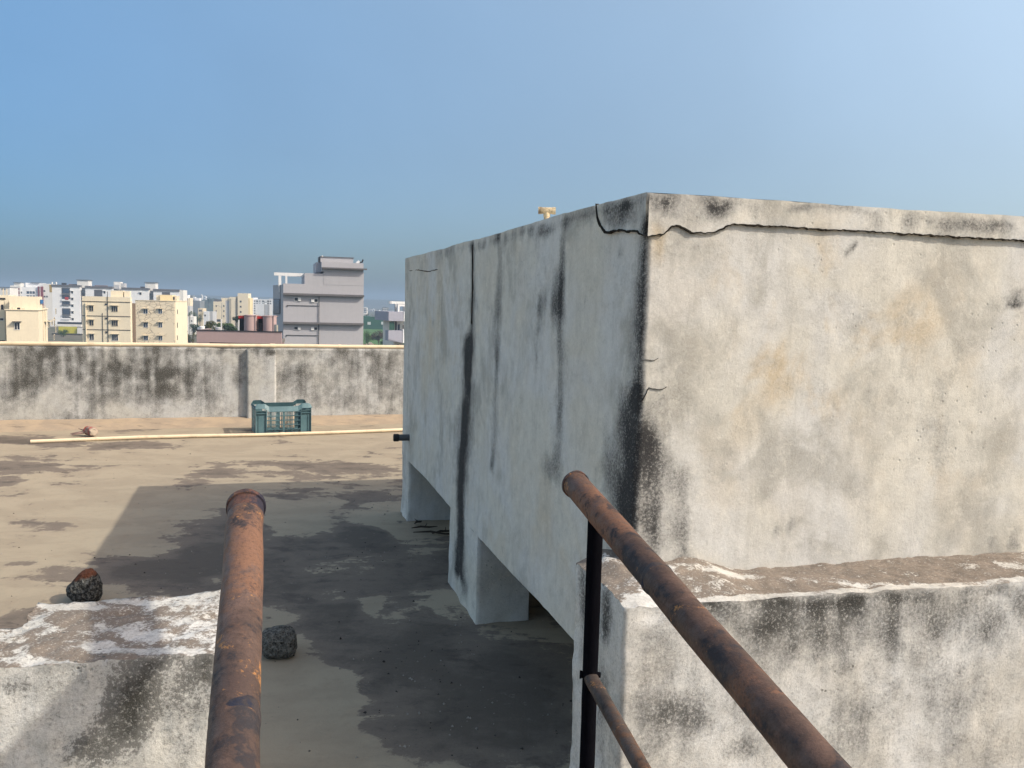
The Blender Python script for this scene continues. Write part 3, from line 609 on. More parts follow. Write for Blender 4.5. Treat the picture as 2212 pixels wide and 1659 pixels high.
# left wall
LFa = atz(-260, 1458, ZW); LFb = atz(470, 1412, ZW); LBb = atz(505, 1272, ZW); LBa = atz(82, 1305, ZW); LNa = atz(62, 1350, ZW); LNb = atz(-260, 1372, ZW)
for q in (LFa, LFb, LBb, LBa, LNa, LNb): q.z = 0
lw = empty('stair_wall', LFb, 0, 'weathered white plastered wall stub with a notched top beside the left handrail', 'wall')
mb = MB(); up = Vector((0, 0, ZW)); pl = Plane(LFa, LFb)
LWS = [('b', 350, 1470, 110, 50, .85), ('b', 290, 1560, 100, 55, .8), ('b', 180, 1620, 60, 40, .5), ('b', 425, 1490, 34, 110, .95), ('b', 60, 1470, 110, 26, .30), ('b', 110, 1560, 60, 60, .15), ('b', 360, 1430, 60, 14, .35), ('b', 50, 1600, 90, 60, -.25), ('b', 400, 1600, 30, 60, .35), ('b', 370, 1620, 30, 50, -.3), ('b', 330, 1600, 30, 50, -.2)]
ff = pl.fn(LWS, warp=.03)
LTS = [(60, 1400, 120, 20, .0, 2), (230, 1360, 110, 14, -.45, 2), (330, 1375, 60, 16, -.55, 2), (300, 1405, 170, 10, -.8, 2), (130, 1430, 120, 5, -.7, 2), (420, 1300, 70, 14, -.3, 2), (160, 1310, 100, 7, -.9, 2), (70, 1345, 18, 20, -1.0, 2), (250, 1295, 60, 5, -.8, 2), (450, 1365, 30, 30, -.2, 2), (430, 1280, 60, 6, -.6, 2), (200, 1390, 60, 8, -.5, 2)]
def ltf(P):
    a = np.zeros((len(P), 3))
    cs = []
    for (x, y, rx, ry, k, ch) in LTS:
        c = atz(x, y, ZW); cs.append((c.x, c.y, abs(atz(x+rx, y, ZW).x-c.x), abs(atz(x, y+ry, ZW).y-c.y), k, ch))
    for i, p in enumerate(P):
        a[i, 2] = .66
        for (x, y, rx, ry, k, ch) in cs: a[i, ch] += k*math.exp(-(((p.x-x)/rx)**2+((p.y-y)/ry)**2)**1.4)
    return a
st_ = .013
mid = Plane(LFa, LFb); tt = (LNa-LFa).dot(mid.d); LFm = LFa+mid.d*tt
mb.patch(LFa, LFm, LFm+up, LFa+up, st_, ff); mb.patch(LFm, LFb, LFb+up, LFm+up, st_, ff)
mb.patch(LFa+up, LFm+up, LNa+up, LNb+up, st_, ltf); mb.patch(LFm+up, LFb+up, LBb+up, LNa.lerp(LBa, 1.0)+up, st_, ltf)
mb.patch(LNa+up, LFm+up, LBa+up, LBa+up, st_, ltf)
mb.patch(LFb, LBb, LBb+up, LFb+up, st_, ff); mb.patch(LBb, LBa, LBa+up, LBb+up, st_, ff); mb.patch(LBa, LNa, LNa+up, LBa+up, st_, ff); mb.patch(LNa, LNb, LNb+up, LNa+up, st_, ff)
def ldisp(p):
    e = noise.noise_vector(p*7)*.006+noise.noise_vector(p*28)*.0045+noise.noise_vector(p*70)*.0022
    if p.z > ZW-.03: k = max(0, noise.noise(p*15)-.15)*.028+max(0, noise.noise(p*48)-.1)*.014; e += Vector((0, .35*k, -k*.6))
    # worn, rounded right end and dished front
    d = max(0, 1-(LFb-p).length/.9)
    return e
o = mb.build('masonry', M_SL, lw, smooth=True, disp=ldisp); o.location = -Vector(LFb)
mb = MB(); rg = random.Random(5)
for i in range(900):
    x = rg.uniform(-5.5, .6); y = rg.uniform(2.3, 9.0) if i > 380 else rg.uniform(2.3, 5.0)
    if i % 3 == 0: cx_, cy_ = [(-.75, 4.9), (-.35, 3.4), (-1.6, 4.2), (-.2, 3.0), (-.9, 6.3)][i % 5]; x = rg.gauss(cx_, .22); y = rg.gauss(cy_, .25)
    s_ = rg.choice([.0022, .003, .004, .006]) * rg.uniform(.7, 1.4) * (1.6 if i % 40 == 0 else 1); a_ = rg.uniform(0, 6); h_ = s_*rg.uniform(.4, .9)
    n0 = [(x+s_*math.cos(a_+k*2.1)*rg.uniform(.7, 1.3), y+s_*math.sin(a_+k*2.1)*rg.uniform(.7, 1.3)) for k in range(3)]
    mb.add([(n0[0][0], n0[0][1], 0), (n0[1][0], n0[1][1], 0), (n0[2][0], n0[2][1], 0), (x, y, h_+.002)], [(0, 1, 3), (1, 2, 3), (2, 0, 3)])
t = NT('grit_mixed'); v = t.map((1, 1, 1)); gt = mb.build('grit', t.out(t.mix(t.smooth(t.noise(v, 7, 2, .5), .46, .54), (.035, .030, .026), (.26, .24, .21)), .95)); tag(gt, kind='stuff')
# ================================================================== HANDRAILS
M_RU = rust('rusted_steel'); M_RU2 = rust('rusted_steel_dark', (.098, .058, .043), (.165, .080, .046), dark=.425, loc=(2, 5, 1)); M_BK = paint('black_flaking_paint', (.004, .004, .006), .3, .95, 18, .02, .2); M_CAP = rust('blue_black_cap', (.045, .035, .035), (.14, .06, .035), (.012, .016, .032), .52, (1, 1, 7))
def handrail(name, label, E, D_, rad, L_, post, lower=None, cap_mat=None, joints=(), mat=None, sel=None):
    rt = empty(name, E, 0, label, 'handrail'); inv = Vector(E); n = 60
    pts_ = [Vector(E)+D_*(L_*i/n)+noise.noise_vector(Vector((i*.2, rad*100, 0)))*.0015 for i in range(n+1)]
    tip = .034 if cap_mat is M_CAP and mat is M_RU else 0
    if tip:
        q0_ = Vector(E)+D_.normalized()*tip; pts_ = [q0_]+[p for p in pts_ if (p-Vector(E)).length > tip+.02]
        MB().tube([Vector((0, 0, 0)), D_.normalized()*tip], rad, 40, cap=False).build('painted_tip', cap_mat, rt, smooth=True)
    MB().tube([p-inv for p in pts_], rad, 40, jit=.0006).build('rail', mat, rt, smooth=True)
    d = D_.normalized()
    # welded end cap, a flat plate with slightly proud broken rim
    MB().tube([-d*.003, -d*.0025, d*.006, d*.0065], [rad*1.0, rad*1.10, rad*1.10, rad*1.03], 40, jit=.0014).build('end_cap', cap_mat or mat, rt, smooth=False)
    for j in joints:
        q = D_*j; MB().tube([q-d*.011, q-d*.004, q+d*.003, q+d*.010], [rad*1.0, rad*1.05, rad*1.045, rad*1.0], 40, jit=.0022).build('weld', cap_mat, rt, smooth=True)
    for (pp_, r_) in post:
        top = Vector(E)+D_*pp_; top.z -= rad*.7; bot = Vector((top.x, top.y, 0))
        nn = 24; MB().tube([top.lerp(bot, i/nn)-inv+noise.noise_vector(Vector((i*.4, 3, 1)))*.0006 for i in range(nn+1)], r_, 24, jit=.0008).build('post', M_BK, rt, smooth=True)
    if lower:
        pp_, drop, r_, L2 = lower; a = Vector(E)+D_*pp_; a.z -= drop; a2 = a+D_*L2
        nn = 40; MB().tube([a.lerp(a2, i/nn)-inv for i in range(nn+1)], r_, 24, jit=.0006).build('lower_rail', M_LR, rt, smooth=True)
        for s_ in (-1, 1):
            q = a-inv+Vector((.017*s_, .0, .004)); MB().tube([q-Vector((.007, 0, 0)), q+Vector((.007, 0, 0))], [.009, .006], 10, jit=.003).build('weld_bead', M_BK, rt, smooth=True)
    return rt
M_LR = rust('grey_brown_steel', (.060, .046, .040), (.11, .055, .03), (.02, .019, .02), .44, (7, 2, 2))
Rr = .031
E1 = aty(1243, 1046, 2.03); E2 = aty(1655, 1525, 1.17); Dr = (E2-E1)
tpost = .11
def px_of(p):
    q = ROT.transposed() @ (p-CAM); return 1106+F*q.x/-q.z
while px_of(E1+Dr*tpost) < 1287: tpost += .002
pr1 = (E1+Dr*tpost)
# lower rail start at sheet (1290,1455), same direction
ptop = E1+Dr*tpost; lowp = aty(1291, 1462, ptop.y)
hr = handrail('handrail', 'thick rusty brown pipe handrail on a black post beside the right stair wall', E1, Dr, Rr, 2.0, [(tpost, .0175)], (tpost, ptop.z-lowp.z, .0165, 1.4), M_CAP, (.56,), M_RU2)
E3 = aty(531, 1094, 1.33); E4 = aty(505, 1600, .88); Dl = (E4-E3)
hl = handrail('handrail', 'thick rusty orange-brown pipe handrail seen end-on beside the left stair wall', E3, Dl, .0275, 2.1, [(.05, .0155)], None, M_CAP, (.94,), M_RU)
# ================================================================== ROCKS
def rock(name, label, px, py, size, mat, seed, shape):
    p = atz(px, py, 0); c = empty(name, (p.x, p.y, 0), 0, label, 'rock'); import bmesh
    bm = bmesh.new(); bmesh.ops.create_icosphere(bm, subdivisions=6, radius=1)
    for v in bm.verts:
        q = v.co.copy(); k = 1+.16*noise.noise(q*1.3+Vector((seed, 0, 0)))+.07*noise.noise(q*4+Vector((0, seed, 0)))+.028*noise.noise(q*11)+.014*noise.noise(q*26)
        co = shape(q*k); v.co = Vector((co.x*size[0], co.y*size[1], co.z*size[2]))
    z0 = min(v.co.z for v in bm.verts)
    for v in bm.verts: v.co.z = max(v.co.z-z0-.012, 0)
    me = bpy.data.meshes.new('stone'); bm.to_mesh(me); bm.free(); me.materials.append(mat)
    o = bpy.data.objects.new('stone', me); COL.objects.link(o); o.parent = c
    return c
t = NT('basalt'); v = t.map((1, 1, 1)); vo = t.n('ShaderNodeTexVoronoi'); t.set(vo.inputs['Vector'], v); vo.inputs['Scale'].default_value = 105
G = t.noise(v, 60, 6, .7); c = t.mix(t.smooth(G, .35, .65), (.050, .048, .043), (.17, .165, .145)); c = t.mix(t.smooth(vo.outputs['Distance'], .12, .40, .85, 0), c, (.012, .012, .012))
M_BS = t.out(c, .95, t.bump(vo.outputs['Distance'], .004, .9, t.bump(G, .006, .8)), .15)
t = NT('slag_rock'); v = t.map((1, 1, 1)); G = t.noise(v, 75, 8, .75); A = t.noise(v, 14, 6, .6); sz = t.n('ShaderNodeSeparateXYZ'); t.set(sz.inputs[0], t.map((1, 1, 1)))
c = t.mix(t.smooth(G, .42, .66), (.016, .016, .015), (.17, .172, .16)); k = t.math('MULTIPLY_ADD', sz.outputs[0], -3.5, t.math('MULTIPLY_ADD', A, .9, t.math('MULTIPLY', sz.outputs[2], 12)))
c = t.mix(t.smooth(k, 1.80, 2.05), c, t.mix(t.smooth(G, .3, .7), (.05, .016, .008), (.075, .031, .018)))
M_SG = t.out(c, .9, t.bump(G, .008, .9, t.bump(A, .01, .7)), .2)
rock('rock', 'rounded pitted grey-black rock lying in the shade beside the left handrail', 603, 1415, (.076, .07, .066), M_BS, 3.0, lambda q: Vector((math.copysign(abs(q.x)**.8, q.x), q.y, math.copysign(abs(q.z)**.75, q.z))))
rock('rock', 'jagged black rock with a rust-red top standing behind the left stair wall', 183, 1300, (.082, .07, .088), M_SG, 9.0, lambda q: Vector((q.x*(1-.28*max(q.z, 0))+.18*max(q.z, 0), q.y, q.z*(1+.25*q.x))))
#@@BACKGROUND@@
# ================================================================== BACKGROUND: the town below (street level 14.5 m under the eye)
GZ = EYE-14.5
HAZE = True
class Bld:
    """A building whose front wall stands on sheet columns x0..x1; local x runs along the front, local y into the depth."""
    def __init__(s, name, label, x0, x1, Y, rot, cat='building', group=None, yref=690):
        s.r = R(rot); s.u = Vector((math.cos(s.r), math.sin(s.r), 0)); s.v = Vector((-s.u.y, s.u.x, 0))
        a = aty(x0, yref, Y); s.a = Vector((a.x, a.y, 0)); s.w = s.x(x1)
        s.root = empty(name, (s.a.x, s.a.y, GZ), s.r, label, cat, group); s.Y = Y
    def x(s, px, py=690, back=0):
        p = online(px, py, s.a+s.v*back, s.a+s.v*back+s.u); return (p-s.a).dot(s.u)
    def z(s, px, py, back=0):
        return online(px, py, s.a+s.v*back, s.a+s.v*back+s.u).z-GZ
    def sy(s, px, py, xl):     # depth / height on a side wall at local x = xl
        o = s.a+s.u*xl; p = online(px, py, o, o+s.v); return (p-o).dot(s.v), p.z-GZ
    def part(s, name, mat, mb, parent=None, label=None):
        o = mb.build(name, mat, parent or s.root)
        if label: o['label'] = label
        return o
    def block(s, name, mat, x0, x1, ytop, d0, d1, zb=0, pyx=None, label=None, cop=None):
        X0, X1 = s.x(x0, back=d0), s.x(x1, back=d0); Z = s.z((x0+x1)/2, ytop, d0)
        zb_ = zb if not isinstance(zb, tuple) else s.z((x0+x1)/2, zb[0], d0)
        return s.part(name, mat, MB().box(X0, d0, zb_, X1, d1, Z), label=label)
    def window(s, x0, y0, x1, y1, frame, pane, hood=None, back=0.0, bars=1, name='window', hoodw=1.25):
        X0, X1 = s.x(x0, back=back), s.x(x1, back=back); xm = (x0+x1)/2; Z1, Z0 = s.z(xm, y0, back), s.z(xm, y1, back)
        t_ = max(.05, (X1-X0)*.05); yb = back-.06; m = MB()
        m.box(X0-t_, yb, Z0-t_, X1+t_, back+.02, Z0); m.box(X0-t_, yb, Z1, X1+t_, back+.02, Z1+t_)
        m.box(X0-t_, yb, Z0, X0, back+.02, Z1); m.box(X1, yb, Z0, X1+t_, back+.02, Z1)
        for i in range(1, bars+1):
            c = X0+(X1-X0)*i/(bars+1); m.box(c-t_*.55, yb+.01, Z0, c+t_*.55, back+.01, Z1)
        wo = s.part(name, frame, m)
        s.part('pane', pane, MB().box(X0, back-.025, Z0, X1, back+.03, Z1), wo)
        if hood:
            c = (X0+X1)/2; hw_ = (X1-X0)/2*hoodw+.15
            s.part('sunshade', hood, MB().box(c-hw_, back-.55, Z1+.12, c+hw_, back-.002, Z1+.20), wo)
        return wo
    def swindow(s, x0, y0, x1, y1, xl, mat, pane, hood=None, sgn=1):
        d0, z1 = s.sy(x0, y0, xl); d1, _ = s.sy(x1, y0, xl); _, z0 = s.sy((x0+x1)/2, y1, xl)
        if d0 > d1: d0, d1 = d1, d0
        m = MB().box(xl, d0-.08, z0-.08, xl+.05*sgn, d1+.08, z1+.08)
        wo = s.part('window', mat, m); s.part('pane', pane, MB().box(xl+.04*sgn, d0, z0, xl+.07*sgn, d1, z1), wo)
        if hood: s.part('sunshade', hood, MB().box(xl, d0-.3, z1+.15, xl+.5*sgn, d1+.3, z1+.22), wo)
        return wo
CREAM = paint('cream_wall', (.72, .64, .48), .06, .9, .25, .12, .18, .05); CREAM2 = paint('cream_wall_worn', (.66, .58, .43), .10, .92, .5, .1, .4, .22); CREAMY = paint('yellow_cream_wall', (.72, .60, .36), .08, .9, .3, .12, .2, .05)
WHITE = paint('white_wall', (.74, .75, .75), .06, .9, .2, .12, .2, .04); WHITE2 = paint('offwhite_wall', (.68, .67, .63), .08, .9, .3, .12, .3, .06); GREYB = paint('grey_band', (.12, .12, .13), .1, .8, .3); TRIM = paint('white_frame', (.72, .72, .70), .05, .6, 2)
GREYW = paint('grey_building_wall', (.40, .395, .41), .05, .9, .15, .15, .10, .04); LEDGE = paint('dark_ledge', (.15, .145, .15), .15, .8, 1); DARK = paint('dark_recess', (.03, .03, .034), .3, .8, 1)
PANE = glassy('window_glass', (.018, .022, .032)); PANEB = glassy('blue_glass', (.03, .05, .085), .1); PINK = paint('pink_wall', (.41, .30, .285), .05, .9, .2, .12, .12, .04); PIPEM = paint('drain_pipe_dark', (.10, .09, .08), .2, .7, 3)
MAROON = paint('maroon_panel', (.20, .045, .055), .1, .8, .5); OCHRE = paint('ochre_panel', (.38, .27, .09), .1, .8, .5); LAV = paint('lavender_wall', (.34, .345, .40), .06, .9, .3, .12, .15, .04); BRICK = paint('raw_brick', (.20, .115, .08), .4, .95, 3, .1, .3, .3)
GREEN = paint('green_sheet_wall', (.035, .115, .065), .15, .8, .3, .2, .3, .05); SLATE = paint('slate_wall', (.20, .22, .23), .08, .9, .3); BLUEP = paint('blue_panel', (.03, .14, .34), .1, .6, 2); REDP = paint('red_fascia', (.42, .035, .03), .1, .6, 2); GREYL = paint('light_grey_wall', (.44, .45, .46), .06, .9, .3)
def vpipe(b, x, y0, y1, mat=PIPEM, r=.06, d=-.07, name='drain_pipe'):
    X = b.x(x, (y0+y1)/2); return b.part(name, mat, MB().tube([(X, d, b.z(x, y1)), (X, d, b.z(x, y0))], r, 6))
def hline(b, x0, x1, y, mat=PIPEM, t_=.05, d=.06, name='string_course'):
    return b.part(name, mat, MB().box(b.x(x0), -d, b.z(x0, y)-t_, b.x(x1), 0.0, b.z(x0, y)+t_))
# ---- cream house at the far left
b = Bld('cream_house', 'cream house with a blue roof door in front of the maroon and white apartments', 13, 83, 105, 24)
b.block('lower_wall', CREAM, 13, 83, 669, 0, 12.5); dpt = b.sy(122, 700, b.w)[0]
lw_ = b.x(20); b.block('upper_wall', CREAM, 21, 82.9, 640.5, 1.2, 7.0, (669,)); b.block('upper_wall', CREAM, 60, 83, 645, 7.05, 12.4, (669,))
b.part('roof_ledge', CREAM, MB().box(-.15, -.12, b.z(50, 670), b.w+.12, 12.6, b.z(50, 668.6)))
b.window(31.5, 697.5, 42, 711.5, TRIM, PANE, PIPEM)
for (x0, y0, x1, y1, hh) in [(96, 697, 98.5, 705, CREAM2), (103, 697, 105.5, 706, CREAM2), (111, 694, 113, 701, CREAM2), (116, 686, 117.5, 704, None), (119.5, 667, 120.6, 678, None), (119.5, 706, 120.6, 717, None), (116, 724, 117.5, 733, None)]: b.swindow(x0, y0, x1, y1, b.w, CREAM2, PANE, hh)
d0, z1 = b.sy(88, 647.5, b.w); d1, z0 = b.sy(93, 655.5, b.w); dr = b.part('door', BLUEP, MB().box(b.w-.05, d0, z0, b.w+.04, d1, z1)); dr['label'] = 'blue roof door'
for x in (91.5, 96): 
    d0, z1 = b.sy(x, 660, b.w); d1, z0 = b.sy(x, 738, b.w); b.part('drain_pipe', CREAM2, MB().tube([(b.w+.07, d0, z0), (b.w+.07, d0, z1)], .05, 6))
for i, (xa, xb, yh) in enumerate([(25, 27, 664), (31, 32.5, 664), (37, 43, 664.5), (44, 50, 666), (52, 53, 664)]): b.part('roof_clutter', DARK if i in (2,) else CREAM2, MB().box(b.x(xa), .25, b.z(xa, 668.6), b.x(xb), .6, b.z(xa, yh)))
b2 = Bld('cream_house', 'cream house cut by the left photo edge with two slim roof posts', -60, 12.2, 107, 22)
b2.block('lower_wall', CREAM, -60, 12.2, 669.5, 0, 9); b2.block('upper_wall', CREAM, -60, 20, 637, 3.0, 9, (669.5,)); b2.window(4, 663-4, 7.5, 669, DARK, PANE, None, 3.0, 0); b2.window(0, 687.5, 7.5, 692, TRIM, PANE, None, 0, 0)
b2.part('grille', DARK, MB().box(b2.x(1, back=3), 2.9, b2.z(5, 647, 3), b2.x(13, back=3), 3.0, b2.z(5, 643.5, 3)))
for x, yt in ((8.3, 623.5), (16, 624.5)): b2.part('roof_post', CREAM2, MB().box(b2.x(x-.7, back=3.2), 3.2, b2.z(x, 637, 3.2), b2.x(x+.7, back=3.2), 3.5, b2.z(x, yt, 3.2)))
vpipe(b2, 11.2, 650, 737, CREAM2); hline(b2, -40, 9, 736.5, DARK, .1)
# ---- twin cream flats
b = Bld('cream_apartment_block', 'smooth cream apartment block with dark floor lines, left of the worn cream block', 178, 282, 170, 13)
dp1 = b.sy(285.6, 690, b.w)[0]; b.block('wall', CREAM, 178, 282, 641, 0, dp1); b.part('parapet_band', CREAM2, MB().box(-.06, -.06, b.z(230, 651.6), b.w+.06, dp1+.06, b.z(230, 650.4)))
for y in (651.8, 681.8, 711.6): hline(b, 178, 282, y+ (0 if y > 660 else -1), PIPEM, .07)
for (x0, x1, hx) in ((193.3, 202.0, 1), (241.5, 254.3, 2)):
    for k, (y0, y1) in enumerate(((660.8, 672), (691.7, 703), (722.2, 734.3))): b.window(x0, y0+(.8 if hx == 2 else 0), x1, y1+(1.2 if hx == 2 else 0), CREAM2 if k < 2 else TRIM, PANE, CREAM2, bars=hx)
for y0, y1 in ((655.3, 659.3), (685.6, 690), (715.6, 720)): b.window(227, y0, 232, y1, CREAM2, PANE, bars=0, name='vent_window')
vpipe(b, 186, 655, 739, CREAM2, .16, -.18); vpipe(b, 233, 630, 739, DARK); vpipe(b, 222, 676, 739, DARK, .05)
b.block('roof_block', CREAM, 246, 272, 628, 4, dp1, (641.5,)); b.block('roof_block', CREAM, 272.2, 284, 629, 3, dp1, (641.5,)); b.window(263.5, 631, 269, 640, CREAM2, PANE, CREAM2, 4, 1)
for x in (247, 252, 276): b.window(x, 630, x+3, 640.5, CREAM2, CREAM2 if x > 270 else GREYB, None, 4 if x < 270 else 3, 0, 'shutter')
b.part('gap_wall', paint('brown_gap_wall', (.20, .15, .11), .1, .9, 1), MB().box(b.w-1.5, dp1+.02, 0, b.x(292.3, back=dp1), dp1+.5, b.z(286, 655)))
b = Bld('cream_apartment_block', 'worn cream apartment block with cracked patched plaster and six small windows', 292.5, 377.5, 184, 12)
M_WORN = NT('cracked_cream_wall'); t = M_WORN; v = t.map((1, 1, 1)); vo = t.n('ShaderNodeTexVoronoi', feature='DISTANCE_TO_EDGE'); t.set(vo.inputs['Vector'], t.map((1, 1, 1.8))); vo.inputs['Scale'].default_value = .8
vo2 = t.n('ShaderNodeTexVoronoi', feature='DISTANCE_TO_EDGE', distance='CHEBYCHEV') if False else vo
A = t.noise(v, .22, 5, .6); B = t.noise(t.map((1, 1, 6)), .6, 6, .65)
c = t.mix(t.math('MULTIPLY', t.smooth(vo.outputs['Distance'], .015, .05, 1, 0), t.smooth(A, .42, .55)), (.68, .60, .45), (.24, .20, .15)); c = t.mix(t.math('MULTIPLY', t.smooth(B, .53, .62), t.smooth(A, .45, .6)), c, (.38, .33, .25)); c = t.mix(t.smooth(t.noise(v, 5, 6, .7), .4, .8, 0, .4), c, (.5, .43, .32))
M_WORN = t.out(c, .95)
b.block('wall', M_WORN, 292.5, 377.5, 650, 0, 16); b.part('side_wall', CREAM, MB().box(b.w+.01, .3, 0, b.w+.12, 16.1, b.z(370, 649.3))); b.part('coping', CREAM2, MB().box(-.08, -.08, b.z(330, 650), b.w+.2, 16.2, b.z(330, 649)))
for (x0, x1) in ((310.5, 319.2), (342.8, 350.3)):
    for (y0, y1) in ((668, 677.2), (697, 707), (726, 734.8)): b.window(x0, y0, x1, y1, TRIM, PANEB, CREAM2, bars=1)
for (y0, y1) in ((669, 678), (697, 708), (725, 734)): b.swindow(382, y0, 383.3, y1, b.w+.12, CREAM2, PANE)
b.block('roof_tank_room', CREAMY, 346, 373, 637, 5, 9, (650,)); b.block('roof_room', CREAM, 338, 346, 637, 5.5, 9, (650,)); b.block('roof_room', CREAM2, 373.2, 382, 639, 5.5, 9, (650,)); b.window(373.5, 641.5, 378, 647.5, CREAM2, PANE, None, 5.5, 0)
# ---- long white block behind
b = Bld('white_apartment_block', 'long white apartment block with grey roof bands behind the two cream blocks', 114, 388, 372, 14)
secs = [(114, 174, 615.2, 619.6), (185.5, 243.5, 618.2, 623), (264, 322, 621.6, 626), (332, 388, 624.7, 629.4)]
for (x0, x1, y0, y1) in secs:
    b.block('wall', WHITE, x0, x1, y1, 0, 14); X0, X1 = b.x(x0), b.x(x1); b.part('roof_band', GREYB, MB().box(X0-.1, -.3, b.z((x0+x1)/2, y1), X1+.1, 14, b.z((x0+x1)/2, y0)))
for (x0, x1, yt) in [(174, 185.5, 622), (243.5, 264, 624), (322, 332, 627)]:
    b.block('recess_wall', GREYL, x0, x1, yt, 4, 13.9)
    for k in range(5):
        y = yt+3+14.6*k; b.part('balcony', SLATE, MB().box(b.x(x0, back=2.6)+.05, 2.6, b.z(x0, y+8, 2.6), b.x(x1, back=2.6)-.05, 3.98, b.z(x0, y+2, 2.6)))
for (x0, x1, y0, y1) in [(168.3, 192, 605, 616.5), (314.5, 337, 610.5, 623)]:
    b.block('stair_head', WHITE2, x0, x1, y0, 3, 10, (y1+5,)); b.part('stair_head_roof', GREYB, MB().box(b.x(x0, back=3)-.4, 2.6, b.z((x0+x1)/2, y0, 3), b.x(x1, back=3)+.4, 10.4, b.z((x0+x1)/2, y0-.8, 3)))
b.block('stair_head', WHITE2, 247, 262, 609, 5, 10, (624,)); b.block('stair_head', GREYL, 262, 270, 612, 5, 10, (624,)); b.block('stair_head', GREYL, 246.5, 258, 615, 3, 4.9, (624,))
bx = lambda nm, mt, x0, y0, x1, y1, d=-.03, th_=.06: b.part(nm, mt, MB().box(b.x(x0), d-th_, b.z((x0+x1)/2, y1), b.x(x1), d+.05, b.z((x0+x1)/2, y0)))
bx('ochre_panel', OCHRE, 108.5, 615, 113.8, 631.5)
b.part('link_wall', WHITE2, MB().box(b.x(108), -.01, 0, b.x(114)-.02, 8, b.z(110, 614.5)))
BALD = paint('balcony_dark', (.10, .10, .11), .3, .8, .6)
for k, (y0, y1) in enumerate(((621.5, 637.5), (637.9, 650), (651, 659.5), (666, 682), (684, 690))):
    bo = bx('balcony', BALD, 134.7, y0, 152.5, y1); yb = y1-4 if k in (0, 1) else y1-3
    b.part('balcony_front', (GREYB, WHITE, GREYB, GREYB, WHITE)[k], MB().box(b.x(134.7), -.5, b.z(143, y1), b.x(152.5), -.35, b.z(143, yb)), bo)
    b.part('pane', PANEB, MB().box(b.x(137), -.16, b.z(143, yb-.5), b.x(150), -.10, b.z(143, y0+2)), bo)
lau = b.part('laundry', REDP, MB().box(b.x(142), -.62, b.z(146, 647.5), b.x(149.5), -.52, b.z(146, 641.5))); lau['label'] = 'red washing hung over the balcony'
for y in (631.5, 646, 660.5, 675, 689.5): b.window(155, y-2.4, 159.3, y+2.4, WHITE2, PANE, WHITE2, bars=0)
bx('balcony', BALD, 205, 626, 222, 640); b.window(207, 629, 212, 634.5, WHITE, PANEB, bars=0); b.window(214, 629, 219, 634.5, WHITE, PANEB, bars=0); b.window(225, 629, 229, 634, WHITE2, PANE, WHITE2, bars=0); b.window(302, 632, 306.5, 637, WHITE2, PANE, WHITE2, bars=0)
bx('balcony', BALD, 351, 631, 368, 638); b.window(353, 631.5, 357, 636.5, WHITE, PANEB, bars=0); b.window(359, 631.5, 366, 636.5, WHITE, PANEB, bars=0)
b.part('side_wall', WHITE2, MB().box(b.w+.02, .2, 0, b.w+1.6, 14, b.z(388, 626.5)))
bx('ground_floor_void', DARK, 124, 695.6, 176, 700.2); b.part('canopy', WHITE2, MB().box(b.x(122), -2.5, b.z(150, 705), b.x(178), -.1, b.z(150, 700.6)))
for x0, x1, y in ((134.5, 143, 611), (268, 272, 624), (206, 232, 616), (304, 316, 619), (150, 166, 613.5)): b.part('roof_clutter', DARK if x0 < 140 else paint('clutter', (.22, .17, .17), .4, .9, 1), MB().box(b.x(x0, back=6), 6, b.z(x0, y+9, 6), b.x(x1, back=6), 8, b.z(x0, y, 6)))
for x in (114.3, 123): b.part('roof_post', WHITE2, MB().tube([(b.x(x, back=2), 2, b.z(x, 616, 2)), (b.x(x, back=2), 2, b.z(x, 609, 2))], .35, 6))
# ---- far white / maroon complex
b = Bld('maroon_and_white_apartments', 'distant white apartments with maroon stair strips and blue glass balconies at far left', 24, 108, 455, 16)
b.block('wall', WHITE2, 24, 46, 617, 0, 14); b.block('wall', WHITE, 46.05, 83, 619.5, .5, 14); b.block('maroon_tower', MAROON, 83.2, 94.5, 619, -.4, 13); b.block('wall', WHITE2, 94.7, 108, 613, .2, 14); b.block('roof_room', WHITE, 57, 95, 611.5, 5, 12, (620,)); b.block('roof_room', WHITE2, 32, 47, 611, 4, 11, (618,))
b.part('roof_slab', GREYB, MB().box(b.x(31, back=4), 3.2, b.z(40, 610.8, 4), b.x(48, back=4), 12, b.z(40, 610, 4))); b.part('roof_slab', GREYB, MB().box(b.x(69, back=5), 4.2, b.z(80, 611.4, 5), b.x(88, back=5), 12, b.z(80, 610.4, 5)))
b.part('pale_strip', WHITE2, MB().box(b.x(88), -.6, 0, b.x(89.2), -.42, b.z(88, 619)))
for y0, y1 in ((622, 627), (629, 636), (638, 645)):
    for x0, x1 in ((34, 38), (40, 44)): b.window(x0, y0, x1, y1, WHITE2, MAROON, bars=0, name='maroon_panel')
    if y0 > 625: b.window(59, y0, 77, y1-1.2, WHITE, PANEB, None, .5, 2, 'glazed_balcony'); b.window(45.3, y0+1, 49, y1-2, WHITE, PANE, None, .5, 0); b.window(28, y0, 32.5, y1, WHITE2, PANEB, bars=0)
for y in (627, 639): b.window(95.5, y, 99.5, y+3.5, WHITE2, PANE, None, .2, 0); 
b.window(101, 639, 104.5, 642.5, WHITE2, PANE, None, .2, 0)
b = Bld('white_block', 'low pale roofline with a dark edge at the left photo edge behind the cream house', -80, 23, 430, 12); b.block('wall', WHITE2, -80, 23, 621, 0, 12); b.part('roof_edge', GREYB, MB().box(b.x(-80), -.3, b.z(0, 621), b.x(23), 12, b.z(0, 619.8))); b.window(5, 623, 14, 626, WHITE, PANE, bars=2)
